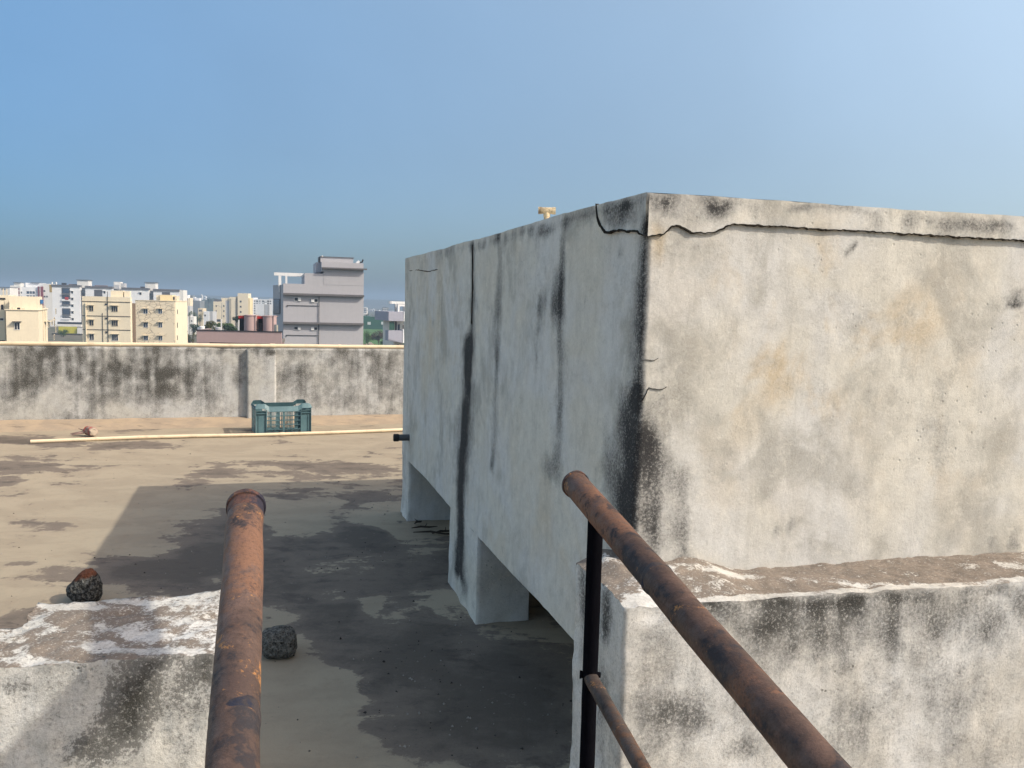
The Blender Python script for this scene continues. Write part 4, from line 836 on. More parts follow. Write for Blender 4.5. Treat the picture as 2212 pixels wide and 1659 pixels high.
# ---- yellow site wall
b = Bld('yellow_site_wall', 'bright yellow boundary board seen between the two cream buildings', 126, 165.5, 300, 10, 'wall'); b.part('board', paint('yellow_board', (.50, .47, .07), .08, .8, .3), MB().box(0, 0, b.z(145, 720), b.w, .2, b.z(145, 705.5))); b.part('base', paint('dark_base', (.07, .065, .055), .3, .9, 1), MB().box(-2, -.6, 0, b.w+6, .3, b.z(145, 720.2)))
b.part('site_column', WHITE2, MB().box(b.w+.3, -.5, 0, b.w+4.8, .4, b.z(170, 708)))
# ---- pink building
b = Bld('pink_building', 'pink building with two round roof columns and red fascia beside the grey building', 424.5, 608.5, 74, 6)
wl_ = b.w; zt1 = b.z(500, 715.5); zb1 = b.z(500, 740.5)
b.part('parapet', PINK, MB().box(0, 0, zb1, wl_, .2, zt1)); b.part('parapet', PINK, MB().box(0, .2, zb1, .2, 4.2, zt1)); b.part('coping', DARK, MB().box(-.05, -.05, zt1, wl_+.05, .26, zt1+.07)); b.part('coping', paint('coping_pale', (.30, .24, .24), .2, .9, 2), MB().box(-.05, .27, zt1, .25, 4.2, zt1+.06))
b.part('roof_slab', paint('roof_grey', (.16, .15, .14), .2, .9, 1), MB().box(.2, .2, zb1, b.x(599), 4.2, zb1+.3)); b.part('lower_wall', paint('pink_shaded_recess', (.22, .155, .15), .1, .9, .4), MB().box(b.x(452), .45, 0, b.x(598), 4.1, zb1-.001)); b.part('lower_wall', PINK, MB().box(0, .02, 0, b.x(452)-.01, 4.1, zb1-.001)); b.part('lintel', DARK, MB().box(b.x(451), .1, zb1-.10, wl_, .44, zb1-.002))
for (x0, x1, yt) in ((525, 551.5, 682.3), (566, 590.8, 683.8)):
    X0, X1 = b.x(x0, back=.8), b.x(x1, back=.8); r_ = (X1-X0)/2; cx_ = (X0+X1)/2; zt2 = b.z((x0+x1)/2, yt, .8); poly = []
    for k in range(17): a_ = math.pi+math.pi*k/16*.75; poly.append((cx_+r_*math.cos(a_), .8+r_*.9+r_*.9*math.sin(a_)))
    poly += [(X1, .8+.2*r_), (X1, 2.4), (X0, 2.4)]
    b.part('column', PINK, MB().prism(poly, zb1+.3, zt2)); b.part('column_cap', PINK, MB().prism([(cx_+(x-cx_)*1.06, 1.6+(y-1.6)*1.06) for x, y in poly], zt2, zt2+.07))
b.part('back_wall', DARK, MB().box(b.x(514, back=3), 3.0, zb1+.3, b.x(591, back=3), 3.2, b.z(560, 688, 3))); rf_ = b.part('fascia', REDP, MB().box(b.x(514.5, back=1.4), 1.5, b.z(545, 688.4, 1.5), b.x(568, back=1.4), 1.62, b.z(545, 683, 1.5))); b.part('roof', paint('roof_brown', (.2, .12, .11), .2, .9, 1), MB().box(b.x(514, back=1.7), 1.7, b.z(560, 684.2, 1.7), b.x(592, back=1.7), 4, b.z(560, 683, 1.7)))
for x in (478, 515.5): X = b.x(x, back=.3); b.part('post', TRIM, MB().box(X-.045, .28, zt1, X+.045, .37, b.z(x, 689.3 if x < 500 else 691, .3)))
b.part('side_screen', SLATE, MB().box(b.x(592, back=1), 1.0, zb1+.3, b.x(597, back=1), 1.2, b.z(594, 701, 1))); b.part('side_panel', CREAM2, MB().box(b.x(597.5, back=1.2), 1.2, zb1+.3, b.x(600, back=1.2), 1.3, b.z(598, 702, 1.2)))
b.part('glass_rail', PANE, MB().box(b.x(480, back=.35), .3, zt1+.07, b.x(481, back=.35), .32, zt1+.1))
for (nm, x0, x1, y0, c_) in [('white_drum', 426, 432, 707.5, TRIM), ('white_drum', 430.5, 442, 704.3, TRIM), ('white_drum', 465, 478, 706.5, GREYL)]:
    X0, X1 = b.x(x0, back=4), b.x(x1, back=4); b.part('water_drum', c_, MB().tube([((X0+X1)/2, 4, zb1+.3), ((X0+X1)/2, 4, b.z(x0, y0+1, 4)), ((X0+X1)/2, 4, b.z(x0, y0, 4))], [(X1-X0)/2, (X1-X0)/2, (X1-X0)/2*.8], 16))
ch = Vector((b.x(559, back=2.2), 2.2, 0)); zc0 = zb1+.3
cm = MB(); cm.box(ch.x-.22, 2.0, zc0+.75, ch.x+.22, 2.5, zc0+.8); cm.box(ch.x-.22, 2.45, zc0+.8, ch.x+.22, 2.5, zc0+1.4)
for sx in (-.2, .16):
    for sy_ in (2.02, 2.44): cm.box(ch.x+sx, sy_, zc0, ch.x+sx+.04, sy_+.04, zc0+.75)
b.part('stool', GREYB, cm)
# ---- grey building
b = Bld('grey_building', 'tall smooth grey building with dark ledges, stepped roof and a white roof frame', 611.8, 785, 95, 16)
W = b.w; D2 = 9.0
def gz(x, y, d=0): return b.z(x, y, d)
z_roof = gz(640, 613); z_step = gz(680, 590.5); z_body = gz(760, 588.5)
b.part('wall', GREYW, MB().box(0, 0, 0, W, D2, z_roof)); X1 = b.x(657.6); X2 = b.x(699)
b.part('upper_wall', GREYW, MB().box(X1, 0, z_roof, X2-.01, D2, z_step)); b.part('upper_wall', GREYW, MB().box(X2, -.02, z_roof, W, D2, z_body))
X3 = b.x(684-.5); b.part('lift_room', GREYW, MB().box(b.x(694), -.06, z_body, W-.05, 7.5, gz(735, 567))); b.part('lift_room', GREYW, MB().box(X3, 1.5, gz(690, 588), b.x(694)-.01, 7.5, gz(735, 567.5)))
b.part('ledge', LEDGE, MB().box(b.x(694), -.55, gz(735, 581.5), W+.3, -.07, gz(735, 578.5)))
b.part('tank_room', GREYW, MB().box(b.x(691.8, back=1), 1, gz(735, 567), b.x(762, back=1), 5, gz(725, 555))); b.part('tank_room_roof', LEDGE, MB().box(b.x(691, back=1)-.05, .9, gz(725, 555), b.x(762, back=1)+.1, 5.1, gz(725, 554)))
b.part('tank_room_wing', LEDGE, MB().box(b.x(688.5, back=1.6), 1.6, gz(690, 566), b.x(691.6, back=1.6), 4, gz(690, 555.5)))
for (yl, yr) in ((635.2, 639), (697.2, 700)):
    zz = (gz(615, yl)+gz(780, yr))/2; b.part('ledge', LEDGE, MB().box(-.02, -.45, zz-.11, W+.02, -.001, zz+.11))
for (x0, y0, x1, y1, w0, w1) in ((636, 642.6, 643, 650, 643.8, 650), (679, 646, 686, 652.5, 671.8, 678), (636, 706, 642.6, 712, 643.8, 649.5), (679, 707, 685, 713, 672, 678)):
    wo = b.window(x0, y0, x1, y1, TRIM if y0 < 660 else GREYL, PANE, bars=0)
    b.part('shutter', TRIM if w1 > w0 else TRIM, MB().box(b.x(w0), -.12, gz(w0, y1), b.x(w1), -.06, gz(w0, y0)), wo)
vz1 = gz(689, 640.5); b.part('drain_pipe', DARK, MB().tube([(b.x(687.5, 740), -.1, 0), (b.x(689), -.1, vz1)], .04, 6))
for (x0, yy, x1) in ((620, 660, 689), (618, 724.3, 687)): b.part('service_pipe', DARK, MB().box(b.x(x0), -.08, gz(650, yy)-.018, b.x(x1), -.01, gz(650, yy)+.018)); b.part('service_pipe', DARK, MB().box(b.x(x0), -.08, gz(650, yy+3.5), b.x(x0)+.04, -.01, gz(650, yy)-.02))
# wing set back on the left, with the big dark window
a_ = Vector((b.x(590.5, back=3.0), 3.0, 0))
zt3 = b.z(600, 614.5, 2); b.part('left_wing', GREYW, MB().prism([(-.01, .02), (-.01, 8.8), (a_.x, 8.8), (a_.x, 4.6)], 0, z_roof-.15))
# window on the slanted wall
p0 = Vector((a_.x, 4.6, 0)); p1 = Vector((-.01, .02, 0)); dd = (p1-p0).normalized(); nn_ = Vector((dd.y, -dd.x, 0)); L_ = (p1-p0).length
q0_, q1_ = p0+dd*L_*.04, p0+dd*L_*.72; zw0, zw1 = b.z(597, 676, 3), b.z(597, 645.5, 3)
qq = lambda p, k: (p.x+nn_.x*k, p.y+nn_.y*k)
wo = b.part('window', LEDGE, MB().prism([qq(q0_, .06), qq(q1_, .06), qq(q1_, -.05), qq(q0_, -.05)], zw0-.12, zw1)); b.part('pane', PANEB, MB().prism([qq(q0_+dd*.1, .09), qq(q1_-dd*.1, .09), qq(q1_-dd*.1, .0), qq(q0_+dd*.1, .0)], zw0, zw1-.08), wo)
q2_ = p0+dd*L_*.74; b.part('groove', DARK, MB().prism([qq(q2_, .03), qq(q2_+dd*.06, .03), qq(q2_+dd*.06, -.05), qq(q2_, -.05)], zw0, z_roof-.2))
# roof frame
zf = gz(620, 592.5, 1.5); m = MB(); m.box(b.x(592, back=1.5), 1.5, zf-.17, b.x(657, back=1.5), 1.9, zf+.17); b.part('roof_frame', TRIM, m)
for (x0, x1, d) in ((601.5, 607.5, 1.52), (616.3, 620.5, 3.5)): b.part('frame_post', TRIM, MB().box(b.x(x0, back=d), d, z_roof-1.0, b.x(x1, back=d), d+.3, zf-.171))
b.part('frame_beam', TRIM, MB().box(b.x(616, back=3.5), 3.5, zf-.17, b.x(657, back=3.5), 3.8, zf+.1)); b.part('dish', TRIM, MB().tube([(b.x(770), 1, z_body+1.9), (b.x(776), 1.1, z_body+2.05)], [.2, .25], 8)) if False else None
b.part('roof_pipe', TRIM, MB().tube([(b.x(695, back=2), 2, gz(735, 555)), (b.x(695, back=2), 2, gz(700, 550.5))], .1, 8)); b.part('roof_pipe', TRIM, MB().tube([(b.x(769, back=.6), .6, gz(735, 567.5)), (b.x(775, back=.6), .6, gz(735, 567.0)+.25)], .16, 8)); b.part('roof_pipe', DARK, MB().tube([(b.x(776, back=.6), .6, gz(735, 567)+.12), (b.x(781, back=.6), .6, gz(735, 567)+.15), (b.x(783, back=.6), .6, gz(735, 567)+.45)], .09, 8))
# ---- centre distance
b = Bld('brick_infill_tower', 'narrow white tower with a raw brick panel right of the white apartments', 393, 406.6, 420, 12); b.block('wall', WHITE2, 393, 406.6, 644, 0, 9); b.block('roof_room', WHITE, 396, 406, 637, 1, 8, (645,)); b.part('brick_panel', BRICK, MB().box(b.x(393.5), -.08, b.z(400, 661), b.x(406), .02, b.z(400, 645))); b.part('side_wall', CREAM, MB().box(b.w+.02, .2, 0, b.w+.9, 9, b.z(406, 643.5)))
b = Bld('grey_house', 'small grey weathered house with dark windows below the brick tower', 394, 410, 330, 12); b.block('wall', GREYL, 394, 410, 661, 0, 8); b.block('wall', WHITE2, 404, 418.5, 684, -2, 5)
for y in (668, 678, 689): b.window(397, y, 400.5, y+3.5, WHITE2, PANE, bars=0)
b.window(412.5, 691.5, 415.5, 695, WHITE2, PANE, back=-2, bars=0)
b = Bld('slate_block', 'plain grey-green block with white roof huts left of the wooded hill', 412.8, 432, 560, 8); b.block('wall', SLATE, 412.8, 432, 649.3, 0, 14); b.block('roof_room', WHITE, 421, 431, 644, 2, 8, (649.3,)); b.block('roof_room', SLATE, 411.5, 416.5, 638.5, 2, 8, (649.3,)); b.block('roof_room', WHITE, 417.5, 421, 642, 3, 8, (649.3,))
b = Bld('cream_row_house', 'small beige house with dark openings half hidden by trees below the hill', 428, 438.5, 400, 5); b.block('wall', CREAM2, 428, 438.5, 666, 0, 6); b.window(430, 669, 436, 673, WHITE2, PANE, bars=1)
b = Bld('small_white_house', 'small two-tone white house with one window left of the stepped cream block', 439.5, 451.5, 380, 6); b.block('wall', WHITE, 439.5, 451.5, 673, 0, 8); b.block('wall', GREYL, 451.6, 459.5, 673, .5, 8); b.window(441.5, 679.5, 444.7, 683.5, WHITE2, PANE, bars=0)
b = Bld('stepped_cream_block', 'cream apartment block stepping up to a tall right end with small square windows', 461, 536, 440, 9)
b.block('wall', CREAM, 461, 487, 651.5, 0, 10); b.block('wall', GREYL, 487.1, 495.4, 650, .2, 10); b.block('wall', CREAM, 478, 495.4, 643.5, 3, 10, (652,)); b.block('wall', CREAM, 495.5, 509.3, 641.8, -.4, 10); b.block('wall', CREAM2, 509.4, 513.5, 640, .8, 10); b.block('wall', CREAM, 513.6, 536, 633.5, -.8, 10); b.part('side_wall', CREAMY, MB().box(b.w+.02, -.7, 0, b.w+1.0, 10, b.z(536, 644)))
b.part('roof_shed', GREYB, MB().box(b.x(463), .5, b.z(470, 651.4), b.x(477), 6, b.z(470, 646.8)))
for x in (466.2, 482.6):
    for y in (659, 670, 681): b.window(x, y, x+2.2, y+4, CREAM2, PANE, bars=0)
for y in (649.5, 660.5, 671.8): b.window(518.4, y, 521.8, y+3.8, CREAM2, PANE, back=-.8, bars=0)
b.window(466, 690, 476, 694.5, DARK, PANE, bars=1); b.part('ground_band', DARK, MB().box(b.x(461), -.1, b.z(480, 690), b.x(510), -.02+.01, b.z(480, 689.2))) if False else None
for x in (499, 511): b.part('drain_pipe', PIPEM, MB().tube([(b.x(x), -.6, 0), (b.x(x), -.6, b.z(x, 645))], .1, 5))
b = Bld('white_flats', 'white block of flats with rows of dark windows left of the grey building', 541, 600, 560, 5); b.block('wall', WHITE, 541, 547.5, 643, -1, 12); b.block('wall', WHITE, 547.6, 600, 646.5, 0, 12); b.block('roof_room', GREYL, 581.5, 600, 645, 1, 8, (647,))
for i in range(7):
    y = 648.5+i*5.2
    for (x0, x1) in ((541.3, 543), (544, 546.6)): b.window(x0, y, x1, y+3.2, WHITE2, PANEB, back=-1, bars=0)
    for (x0, x1) in ((548.5, 551.5), (553.5, 557.5), (560.5, 562.5), (566.5, 570), (577, 581.5), (583, 585.6)):
        if i > 1 and 552.5 < x0 < 571.5: continue
        b.window(x0, y+.8, x1, y+3.4, WHITE2, PANE, bars=0)
b = Bld('blank_white_block', 'blank white wall block standing in front of the white flats', 553, 571.3, 500, 5); b.block('wall', WHITE, 553, 571.3, 656, 0, 8); b.part('side_wall', GREYL, MB().box(b.w+.02, .2, 0, b.w+2.8, 8, b.z(571, 657)))
for y in (660.5, 667, 675): b.part('ac_unit', TRIM, MB().box(b.x(553), -.6, b.z(553, y+2), b.x(554.4), -.02, b.z(553, y)))
# ---- right gap
b = Bld('green_warehouse', 'long dark green sheet-walled building with two white openings beyond the field', 778, 842, 450, 3); b.block('wall', GREEN, 778, 842, 684, 0, 18)
for (x0, x1, y0, y1) in ((793.9, 801, 695.4, 701.3), (823.6, 829.3, 695, 701)): b.window(x0, y0, x1, y1, GREEN, TRIM, bars=0, name='white_opening')
b.part('seam', paint('green_dark', (.025, .08, .05), .1, .8, 1), MB().box(0, -.05, b.z(810, 702.2), b.w, -.001, b.z(810, 701.9))); b.block('roof_room', SLATE, 804, 838, 681.5, 4, 12, (684.5,)); b.part('roof_trim', GREYL, MB().box(b.x(800), -.15, b.z(810, 684.2), b.x(838), -.01, b.z(810, 683.6)))
b = Bld('right_white_building', 'lavender-white building with a roof frame and curved balcony beside the tank edge', 839.5, 872.5, 112, 24); W = b.w
b.block('top_parapet', LAV, 839.5, 871.7, 673.5, 0, 7, (693.5,)); b.part('top_parapet', WHITE, MB().box(b.x(871.8), -.05, b.z(872, 693.8), W+2.0, 7, b.z(872, 673.3)))
b.block('wall', WHITE2, 851, 872.5, 693.6, 1.6, 7, 0); b.part('glass_screen', glassy('green_glass', (.03, .075, .06), .15), MB().box(b.x(841.3, back=.3), .3, b.z(845, 713, .3), b.x(852.5, back=.3), .38, b.z(845, 694.2, .3))); b.part('glass_screen', PANE, MB().box(b.x(853.4, back=.8), .8, b.z(855, 725, .8), b.x(857.3, back=.8), .9, b.z(855, 694, .8)))
b.part('balcony', LAV, MB().prism([(0, 0), (b.x(870.5), -.0), (b.x(870.5), 1.5), (0, 1.5)], b.z(855, 736), b.z(855, 714))); b.part('balcony_end', WHITE, MB().box(b.x(870.6), -.05, b.z(872, 741), W+1.5, 1.5, b.z(872, 711.5)))
b.part('balcony_soffit', LAV, MB().add([(0, 0, b.z(840, 732)), (b.x(870.5), 0, b.z(870, 741)), (b.x(870.5), 1.5, b.z(870, 741)), (0, 1.5, b.z(840, 732)), (0, 0, b.z(855, 736)+.01), (b.x(870.5), 0, b.z(855, 736)+.01)], [(0, 1, 5, 4), (0, 3, 2, 1)]))
b.window(859.2, 700.5, 863.8, 716, TRIM, PANEB, back=1.6, bars=0); b.window(869.7, 702, 872, 718, TRIM, paint('brown_door', (.09, .07, .035), .1, .6, 2), back=1.6, bars=0); b.window(858.8, 744, 861.8, 752, TRIM, PANE, back=1.6, bars=0); b.window(869.6, 746, 872.4, 752, TRIM, PANE, back=1.6, bars=0)
zf = b.z(855, 651, 1.0); b.part('roof_frame', TRIM, MB().box(b.x(841.5, back=1), 1.0, zf-.32, W+3, 1.6, zf)); b.part('roof_frame_end', GREYL, MB().box(b.x(841.4, back=1)-.01, .97, zf-.33, b.x(845.5, back=1), 1.0, zf+.01))
for (x0, x1, d, mt) in ((853.2, 857.2, 2.2, GREYL), (859.3, 862.8, 1.05, TRIM), (871.2, 875.5, 2.2, GREYL)): b.part('frame_post', mt, MB().box(b.x(x0, back=d), d, b.z(858, 674.5), b.x(x1, back=d), d+.35, zf-.321))
b.part('frame_beam', TRIM, MB().box(b.x(862.9, back=1.05), 1.06, zf-.62, W+3, 1.5, zf-.321))
# ---- far skyline, a handful of small blocks seen one by one
sk = [(785, 792.4, 664.3, 680, 700, WHITE2), (794, 797.5, 667, 684, 1250, SLATE), (798.5, 804, 669, 684, 1200, GREYL), (805, 809, 667.5, 682, 1300, WHITE), (810, 814.5, 671, 684, 1150, GREYL), (815, 819, 669, 684, 1300, SLATE), (820, 823.6, 671.5, 684, 1250, GREYL), (824.8, 838.8, 664.2, 676, 760, SLATE), (817.5, 820, 670.5, 684, 720, WHITE), (821, 829.5, 676.5, 684, 640, WHITE2), (831, 838, 675, 684, 680, WHITE2),
      (434, 436.5, 637, 660, 1500, WHITE2), (440, 444.5, 640, 662, 1400, WHITE), (405, 412, 640, 660, 1100, GREYL), (-40, -10, 622, 650, 900, WHITE2)]
sl = ['pale block beside the right edge of the grey building', 'first small dark block in the hazy skyline right of the grey building', 'second small block in the hazy skyline, light grey', 'tallest thin white block in the hazy skyline', 'low grey block in the middle of the hazy skyline', 'slate block in the hazy skyline left of the thin grey one', 'thin grey block at the right of the hazy skyline', 'wide flat-topped grey block above the green warehouse', 'bright thin white block above the green warehouse', 'low off-white block directly behind the green warehouse roof', 'low white block touching the lavender building', 'far white tower on the hill crest behind the slate block', 'small white house on the hill left of the trees', 'hazy grey block behind the brick tower', 'far pale block beyond the left photo edge']
for i, (x0, x1, yt, yb, Y, mt) in enumerate(sk):
    b = Bld('distant_building', sl[i], x0, x1, Y, 6); b.block('wall', mt, x0, x1, yt, 0, max(8, b.w*.7)); b.block('roof_room', mt, x0+(x1-x0)*.3, x0+(x1-x0)*.7, yt-1.0, 2, 6, (yt,))
    n = max(1, int((x1-x0)/2.2))
    for k in range(3 if Y < 1000 else 2):
        y = yt+2+k*3.6; b.part('window_row', PANEB if mt is not SLATE else WHITE2, MB().box(b.w*.12, -.12, b.z(x0, y+1.5), b.w*.88, -.02, b.z(x0, y)))
# ================================================================== STREET LEVEL GROUND, FIELD, HILLS
def ground_mat(name, a, b_, c_, s=.02):
    t = NT(name); v = t.map((1, 1, 1)); A = t.noise(v, s, 8, .6); B = t.noise(v, s*18, 6, .7)
    return t.out(t.mix(t.smooth(B, .4, .65), t.mix(t.smooth(A, .4, .6), a, b_), c_), .95, t.bump(B, .1, .5))
m = MB(); N = 40; S_ = 3800
m.add([(-S_+2*S_*i/N, -1500+5300*j/N, GZ) for j in range(N+1) for i in range(N+1)], [(j*(N+1)+i, j*(N+1)+i+1, (j+1)*(N+1)+i+1, (j+1)*(N+1)+i) for j in range(N) for i in range(N)])
tag(m.build('ground', ground_mat('town_ground', (.10, .09, .065), (.055, .07, .035), (.15, .135, .105))), kind='structure')
p = [aty(770, 735, 300), aty(870, 735, 300), aty(880, 712, 449), aty(760, 710, 449)]
m = MB(); m.prism([(p[0].x-10, 255), (p[1].x+25, 255), (p[2].x+20, 449), (p[3].x-20, 449)], GZ+.004, GZ+.05)
tag(m.build('field', ground_mat('grass_field', (.055, .135, .030), (.075, .165, .035), (.045, .10, .028), .03)), kind='structure')
# haze-softened ridges closing the plain
m = MB(); vs = []; n = 240
for i in range(n+1):
    a_ = R(-75+150*i/n); x = math.sin(a_); y = math.cos(a_)
    ridge = 4+6*noise.noise(Vector((i*.07, 0, 0)))+3*noise.noise(Vector((i*.31, 3, 0)))+1.2*noise.noise(Vector((i*1.3, 3, 0)))
    for (r_, h_) in ((2000, 0), (2250, max(2, 13+ridge*.8)), (2500, max(4, 15.5+ridge)), (3200, 0)): vs.append((x*r_, y*r_, GZ+h_))
m.add(vs, [(4*i+j, 4*i+4+j, 4*i+5+j, 4*i+1+j) for i in range(n) for j in range(3)])
tag(m.build('hills', ground_mat('far_hills', (.05, .065, .04), (.09, .09, .07), (.12, .12, .11), .01), smooth=True), kind='structure')
# wooded rise behind the slate block
hc = aty(452, 660, 900); m = MB(); vs = []; n = 24
for j in range(n+1):
    for i in range(n+1):
        u_, v_ = i/n*2-1, j/n*2-1; rr = max(0, 1-(u_*u_+v_*v_)); vs.append((hc.x+u_*34, hc.y+v_*60, GZ+rr*12.5*(1+.2*noise.noise(Vector((u_*3, v_*3, 0))))-.05))
m.add(vs, [(j*(n+1)+i, j*(n+1)+i+1, (j+1)*(n+1)+i+1, (j+1)*(n+1)+i) for j in range(n) for i in range(n)]); tag(m.build('hill', ground_mat('wooded_hill', (.030, .045, .028), (.045, .06, .04), (.06, .065, .05), .04), smooth=True), kind='structure')
# ================================================================== TREES
def leafmat(name, a, b_):
    if name in MATS: return MATS[name]
    t = NT(name); tcn = t.n('ShaderNodeObjectInfo'); A = t.noise(t.map((1, 1, 1)), .9, 3, .6); B = t.noise(t.map((1, 1, 1)), 6, 3, .7)
    MATS[name] = t.out(t.mix(t.smooth(t.math('MULTIPLY_ADD', B, .5, t.math('MULTIPLY', A, .5)), .38, .62), a, b_), .7, None, .2); return MATS[name]
TRUNK = paint('bark', (.10, .08, .06), .3, .95, 2); TRUNKP = paint('pale_bark', (.30, .27, .22), .3, .95, 2)
LG = leafmat('leaf_green', (.028, .060, .016), (.075, .125, .028)); LD = leafmat('leaf_dark', (.018, .036, .016), (.040, .068, .026)); LO = leafmat('leaf_olive', (.050, .060, .018), (.115, .110, .030)); LB = leafmat('leaf_brown', (.050, .038, .025), (.10, .075, .05))
def tree(name, label, px, ptop, pbot, wpx, Y, leaf, trunk=TRUNK, nleaf=1500, low=.25, cat='tree', group=None, lobes=9, ls=None, base=None):
    a = aty(px, pbot, Y); top = aty(px, ptop, Y).z; zb_ = GZ if base is None else base; Hh = top-zb_; bot = max(zb_, aty(px, pbot, Y).z); rw = wpx/2*Y/F
    rt = empty(name, (a.x, Y, zb_), random.uniform(0, 6), label, cat, group); rs = random.Random(hash((px, ptop)) % 9999)
    c0 = (bot-zb_)*.5+Hh*.5 if False else ((bot-zb_)+Hh)/2; hz = (Hh-(bot-zb_))/2
    L_ = [(rs.uniform(-.62, .62)*rw, rs.uniform(-.62, .62)*rw, c0+rs.uniform(-.6, .66)*hz, rs.uniform(.32, .56)) for _ in range(lobes)]
    s_ = ls or max(.10, rw*.055); vs = []; fs = []
    for i in range(nleaf):
        lx, ly, lz, lr = rs.choice(L_); d = Vector((rs.gauss(0, 1), rs.gauss(0, 1), rs.gauss(0, 1))).normalized()*(rs.random()**.45)*(1+.25*rs.gauss(0, 1)*.4)
        p = Vector((lx+d.x*lr*rw, ly+d.y*lr*rw, lz+d.z*lr*hz)); u_ = Vector((rs.gauss(0, 1), rs.gauss(0, 1), rs.gauss(0, .6))).normalized(); w_ = u_.cross(Vector((rs.gauss(0, 1), rs.gauss(0, 1), rs.gauss(0, 1)))).normalized(); k = s_*rs.uniform(.6, 1.4)
        if p.z < .05: p.z = .05
        n0 = len(vs); vs += [p-u_*k, p+w_*k*.55, p+u_*k, p-w_*k*.55]; fs.append((n0, n0+1, n0+2, n0+3))
    MB().add(vs, fs).build('crown', leaf, rt)
    tr = MB(); th_ = max(.06, rw*.07); tr.tube([(0, 0, 0), (.03*rw, 0, c0*.5), (0, .04*rw, c0), (.02*rw, 0, c0+hz*.4)], [th_*1.4, th_, th_*.7, th_*.2], 7)
    for lx, ly, lz, lr in L_[:5]: tr.tube([(0, .03*rw, c0*.55), (lx*.6, ly*.6, lz-hz*.2), (lx, ly, lz)], [th_*.6, th_*.35, th_*.1], 5)
    tr.build('trunk', trunk, rt); return rt
tree('leafy_tree', 'green bushy tree in front of the yellow board left of the cream block', 137, 704, 727, 25, 285, LG, nleaf=1600)
tree('thin_tree', 'slim tree with a tufty crown in front of the grey house', 409, 671, 686, 12, 300, LG, nleaf=500, lobes=5)
tree('leafy_tree', 'dusty green tree beside the beige house below the hill', 420, 663, 697, 27, 350, LG, nleaf=1500)
tree('leafy_tree', 'dark green tree right of the dusty one in front of the beige house', 432, 670, 699, 20, 345, LD, nleaf=1000)
tree('leafy_tree', 'dark rounded tree left of the pink building roof', 417, 698, 722, 34, 240, LD, nleaf=1800)
tree('thin_tree', 'pale-stemmed grey-green tree right beside the worn cream block', 396, 709, 728, 18, 200, LD, TRUNKP, nleaf=800, lobes=6)
tree('leafy_tree', 'low brown-green thicket tree just left of the pink wall', 410, 717, 742, 30, 215, LO, nleaf=1500)
tree('round_bush_tree', 'round olive tree rising behind the pink building roof', 452, 692, 714, 29, 150, LO, nleaf=2200, lobes=12)
tree('hedge_tree', 'bright green spreading tree behind the white post of the pink roof', 491, 697.5, 714, 36, 170, LG, nleaf=2200, lobes=12)
tree('hedge_tree', 'low green tree between the olive tree and the white post', 472, 698, 712, 20, 172, LG, nleaf=1000)
tree('leafy_tree', 'dark tree against the cream block left of the pink columns', 510, 682, 697, 17, 190, LD, nleaf=1100)
tree('leafy_tree', 'dark shaded tree low behind the pink roof rail', 500, 704, 716, 26, 130, LD, nleaf=1200)
tree('hill_tree', 'broad tree crown on top of the wooded hill', 450, 641.5, 657, 15, 850, LD, nleaf=900, base=GZ+4)
tree('hill_tree', 'smaller tree on the hill right of the broad crown', 463.5, 640.5, 655, 9, 850, LD, nleaf=600, base=GZ+4)
tree('hill_tree', 'low tree on the left shoulder of the wooded hill', 438, 650, 660, 10, 850, LD, nleaf=500, base=GZ+2)
tree('leafy_tree', 'lush green bush tree right beside the grey building base', 792, 713, 748, 26, 265, LG, nleaf=2200, lobes=12)
tree('dry_bush', 'brownish dry bush in the middle of the field edge', 818, 712, 742, 38, 275, LB, nleaf=2000, lobes=10, cat='bush')
tree('leafy_tree', 'dark green bush left of the lavender building', 846, 726, 752, 34, 235, LD, nleaf=2000, lobes=10)
tree('leafy_tree', 'small green bush between the dry bush and the dark one', 830, 731, 750, 22, 240, LG, nleaf=1300)
tree('thin_tree', 'thin bare-stemmed sapling in front of the dark bush', 831, 735, 745, 6, 215, LO, TRUNKP, nleaf=90, lobes=3)
for i, (x, y, w_) in enumerate([(793, 679, 9), (808, 681, 7), (826, 678, 8), (789, 681, 8)]):
    tree('distant_tree', ['dark tree left on the warehouse roofline', 'small far tree behind the middle of the warehouse', 'dark round tree above the right white opening of the warehouse', 'low dark tree at the edge of the grey building above the green warehouse'][i], x, y-3, y+6, w_, 480, LD, nleaf=350, lobes=4)
# rubble by the field
RB = paint('red_rubble', (.33, .14, .08), .3, .95, .8); RW = paint('pale_rubble', (.55, .45, .40), .2, .95, .8)
rs = random.Random(3)
for nm, lab, cx, cy, mt, n_, wx in (('brick_heap', 'heap of orange-red bricks at the near edge of the field', 806, 747, RB, 60, 10), ('sack_pile', 'pile of pale pinkish sacks behind the brick heap', 797, 741, RW, 14, 9)):
    a = aty(cx, cy, 225); rt = empty(nm, (a.x, a.y, GZ), 0, lab, 'heap' if n_ > 20 else 'pile'); mb = MB(); R_ = wx*225/F; base = a.z-GZ
    for i in range(n_):
        x = rs.gauss(0, .5)*R_; y = rs.uniform(-1, 1); h = max(0, base-.4+ (1-abs(x)/R_)*.8*rs.random()); s_ = rs.uniform(.12, .32); mb.tube([(x, y, h-.2), (x+s_, y, h+.12*rs.random())], [s_*.8, s_*.7], 6)
    mb.build('rubble', mt, rt); mo = MB(); pts_ = [(R_*1.6*math.cos(k*math.pi/6), 2.2*math.sin(k*math.pi/6)) for k in range(12)]; mo.prism(pts_, 0, base-.35); mo.build('mound', paint('earth', (.08, .065, .045), .3, .95, .5), rt)
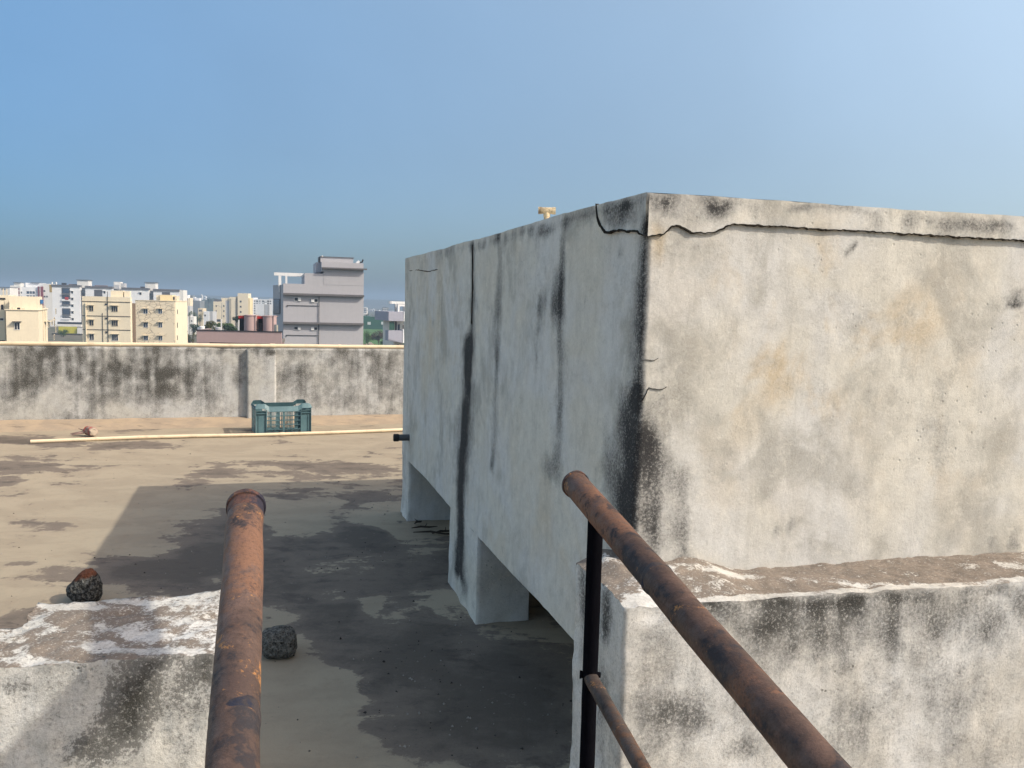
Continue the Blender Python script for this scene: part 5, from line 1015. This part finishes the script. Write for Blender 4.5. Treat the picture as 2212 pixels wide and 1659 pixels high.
# street lamp between the blocks
a = aty(479, 690, 300); lp = empty('street_lamp', (a.x, a.y, GZ), 0, 'tall thin street lamp pole in front of the stepped cream block', 'street lamp'); h_ = aty(479, 655, 300).z-GZ; lm = paint('lamp_steel', (.25, .25, .25), .1, .5, 2)
MB().tube([(0, 0, 0), (0, 0, h_)], [.12, .07], 8).build('pole', lm, lp); MB().tube([(0, 0, h_-1.6), (-.9, 0, h_-1.0), (-1.7, 0, h_-.8)], .05, 6).build('arm', lm, lp); MB().box(-2.2, -.12, h_-.86, -1.65, .12, h_-.74).build('lamp_head', lm, lp)
for x, yt, sd_ in ((571.3, 650, 1), (579.5, 651, -1)):
    a = aty(x, 680, 240); lp = empty('street_lamp', (a.x, a.y, GZ), 0, ['', 'street lamp pole with arm to the left in front of the white flats' if sd_ < 0 else 'street lamp pole at the right edge of the blank white block'][1], 'street lamp'); h_ = aty(x, yt, 240).z-GZ
    MB().tube([(0, 0, 0), (0, 0, h_)], [.10, .06], 8).build('pole', lm, lp); MB().tube([(0, 0, h_-.5), (sd_*.6, 0, h_-.2), (sd_*1.2, 0, h_-.2)], .045, 6).build('arm', lm, lp); MB().box(sd_*1.2, -.1, h_-.26, sd_*1.7, .1, h_-.16).build('lamp_head', lm, lp)
# unseen pipe added right of view to cast the left stair wall's shadow band
tgt = Vector((-.765, 1.80, ZW)); t0_ = 1.9/ .96; cpt = tgt+SUNV/SUNV.x*1.66+Vector((-.06, 0, 0)); dpt_ = Vector((-.30, 1, .22)).normalized()
ov = empty('shadow_caster_rail', (cpt.x, cpt.y, 0), 0, 'unseen overhead pipe rail added right of the stair to cast a shadow', 'rail')
MB().tube([(dpt_.x*k, dpt_.y*k, cpt.z+dpt_.z*k) for k in (-.9, -.4, 0, .2, .45)], .054, 20).build('rail', M_RU2, ov, smooth=True)
for k in (-.85,): q = dpt_*k; MB().tube([(q.x, q.y, 0), (q.x, q.y, cpt.z+q.z-.03)], .02, 14).build('post', M_BK, ov, smooth=True)
# ---- air: one closed box of thin haze round town, ground and camera
if HAZE:
    m = MB().box(-4200, -1900, GZ-1, 4200, 4200, 34)
    hz_ = m.build('haze', bpy.data.materials.new('haze_air')); tag(hz_, kind='stuff')
    hm = hz_.data.materials[0]; hm.use_nodes = True; ht = hm.node_tree; ht.nodes.clear(); ho = ht.nodes.new('ShaderNodeOutputMaterial'); hv = ht.nodes.new('ShaderNodeVolumePrincipled')
    hv.inputs['Color'].default_value = (.40, .54, .70, 1); hv.inputs['Density'].default_value = .00060; hv.inputs['Anisotropy'].default_value = .1
    ht.links.new(hv.outputs[0], ho.inputs['Volume'])
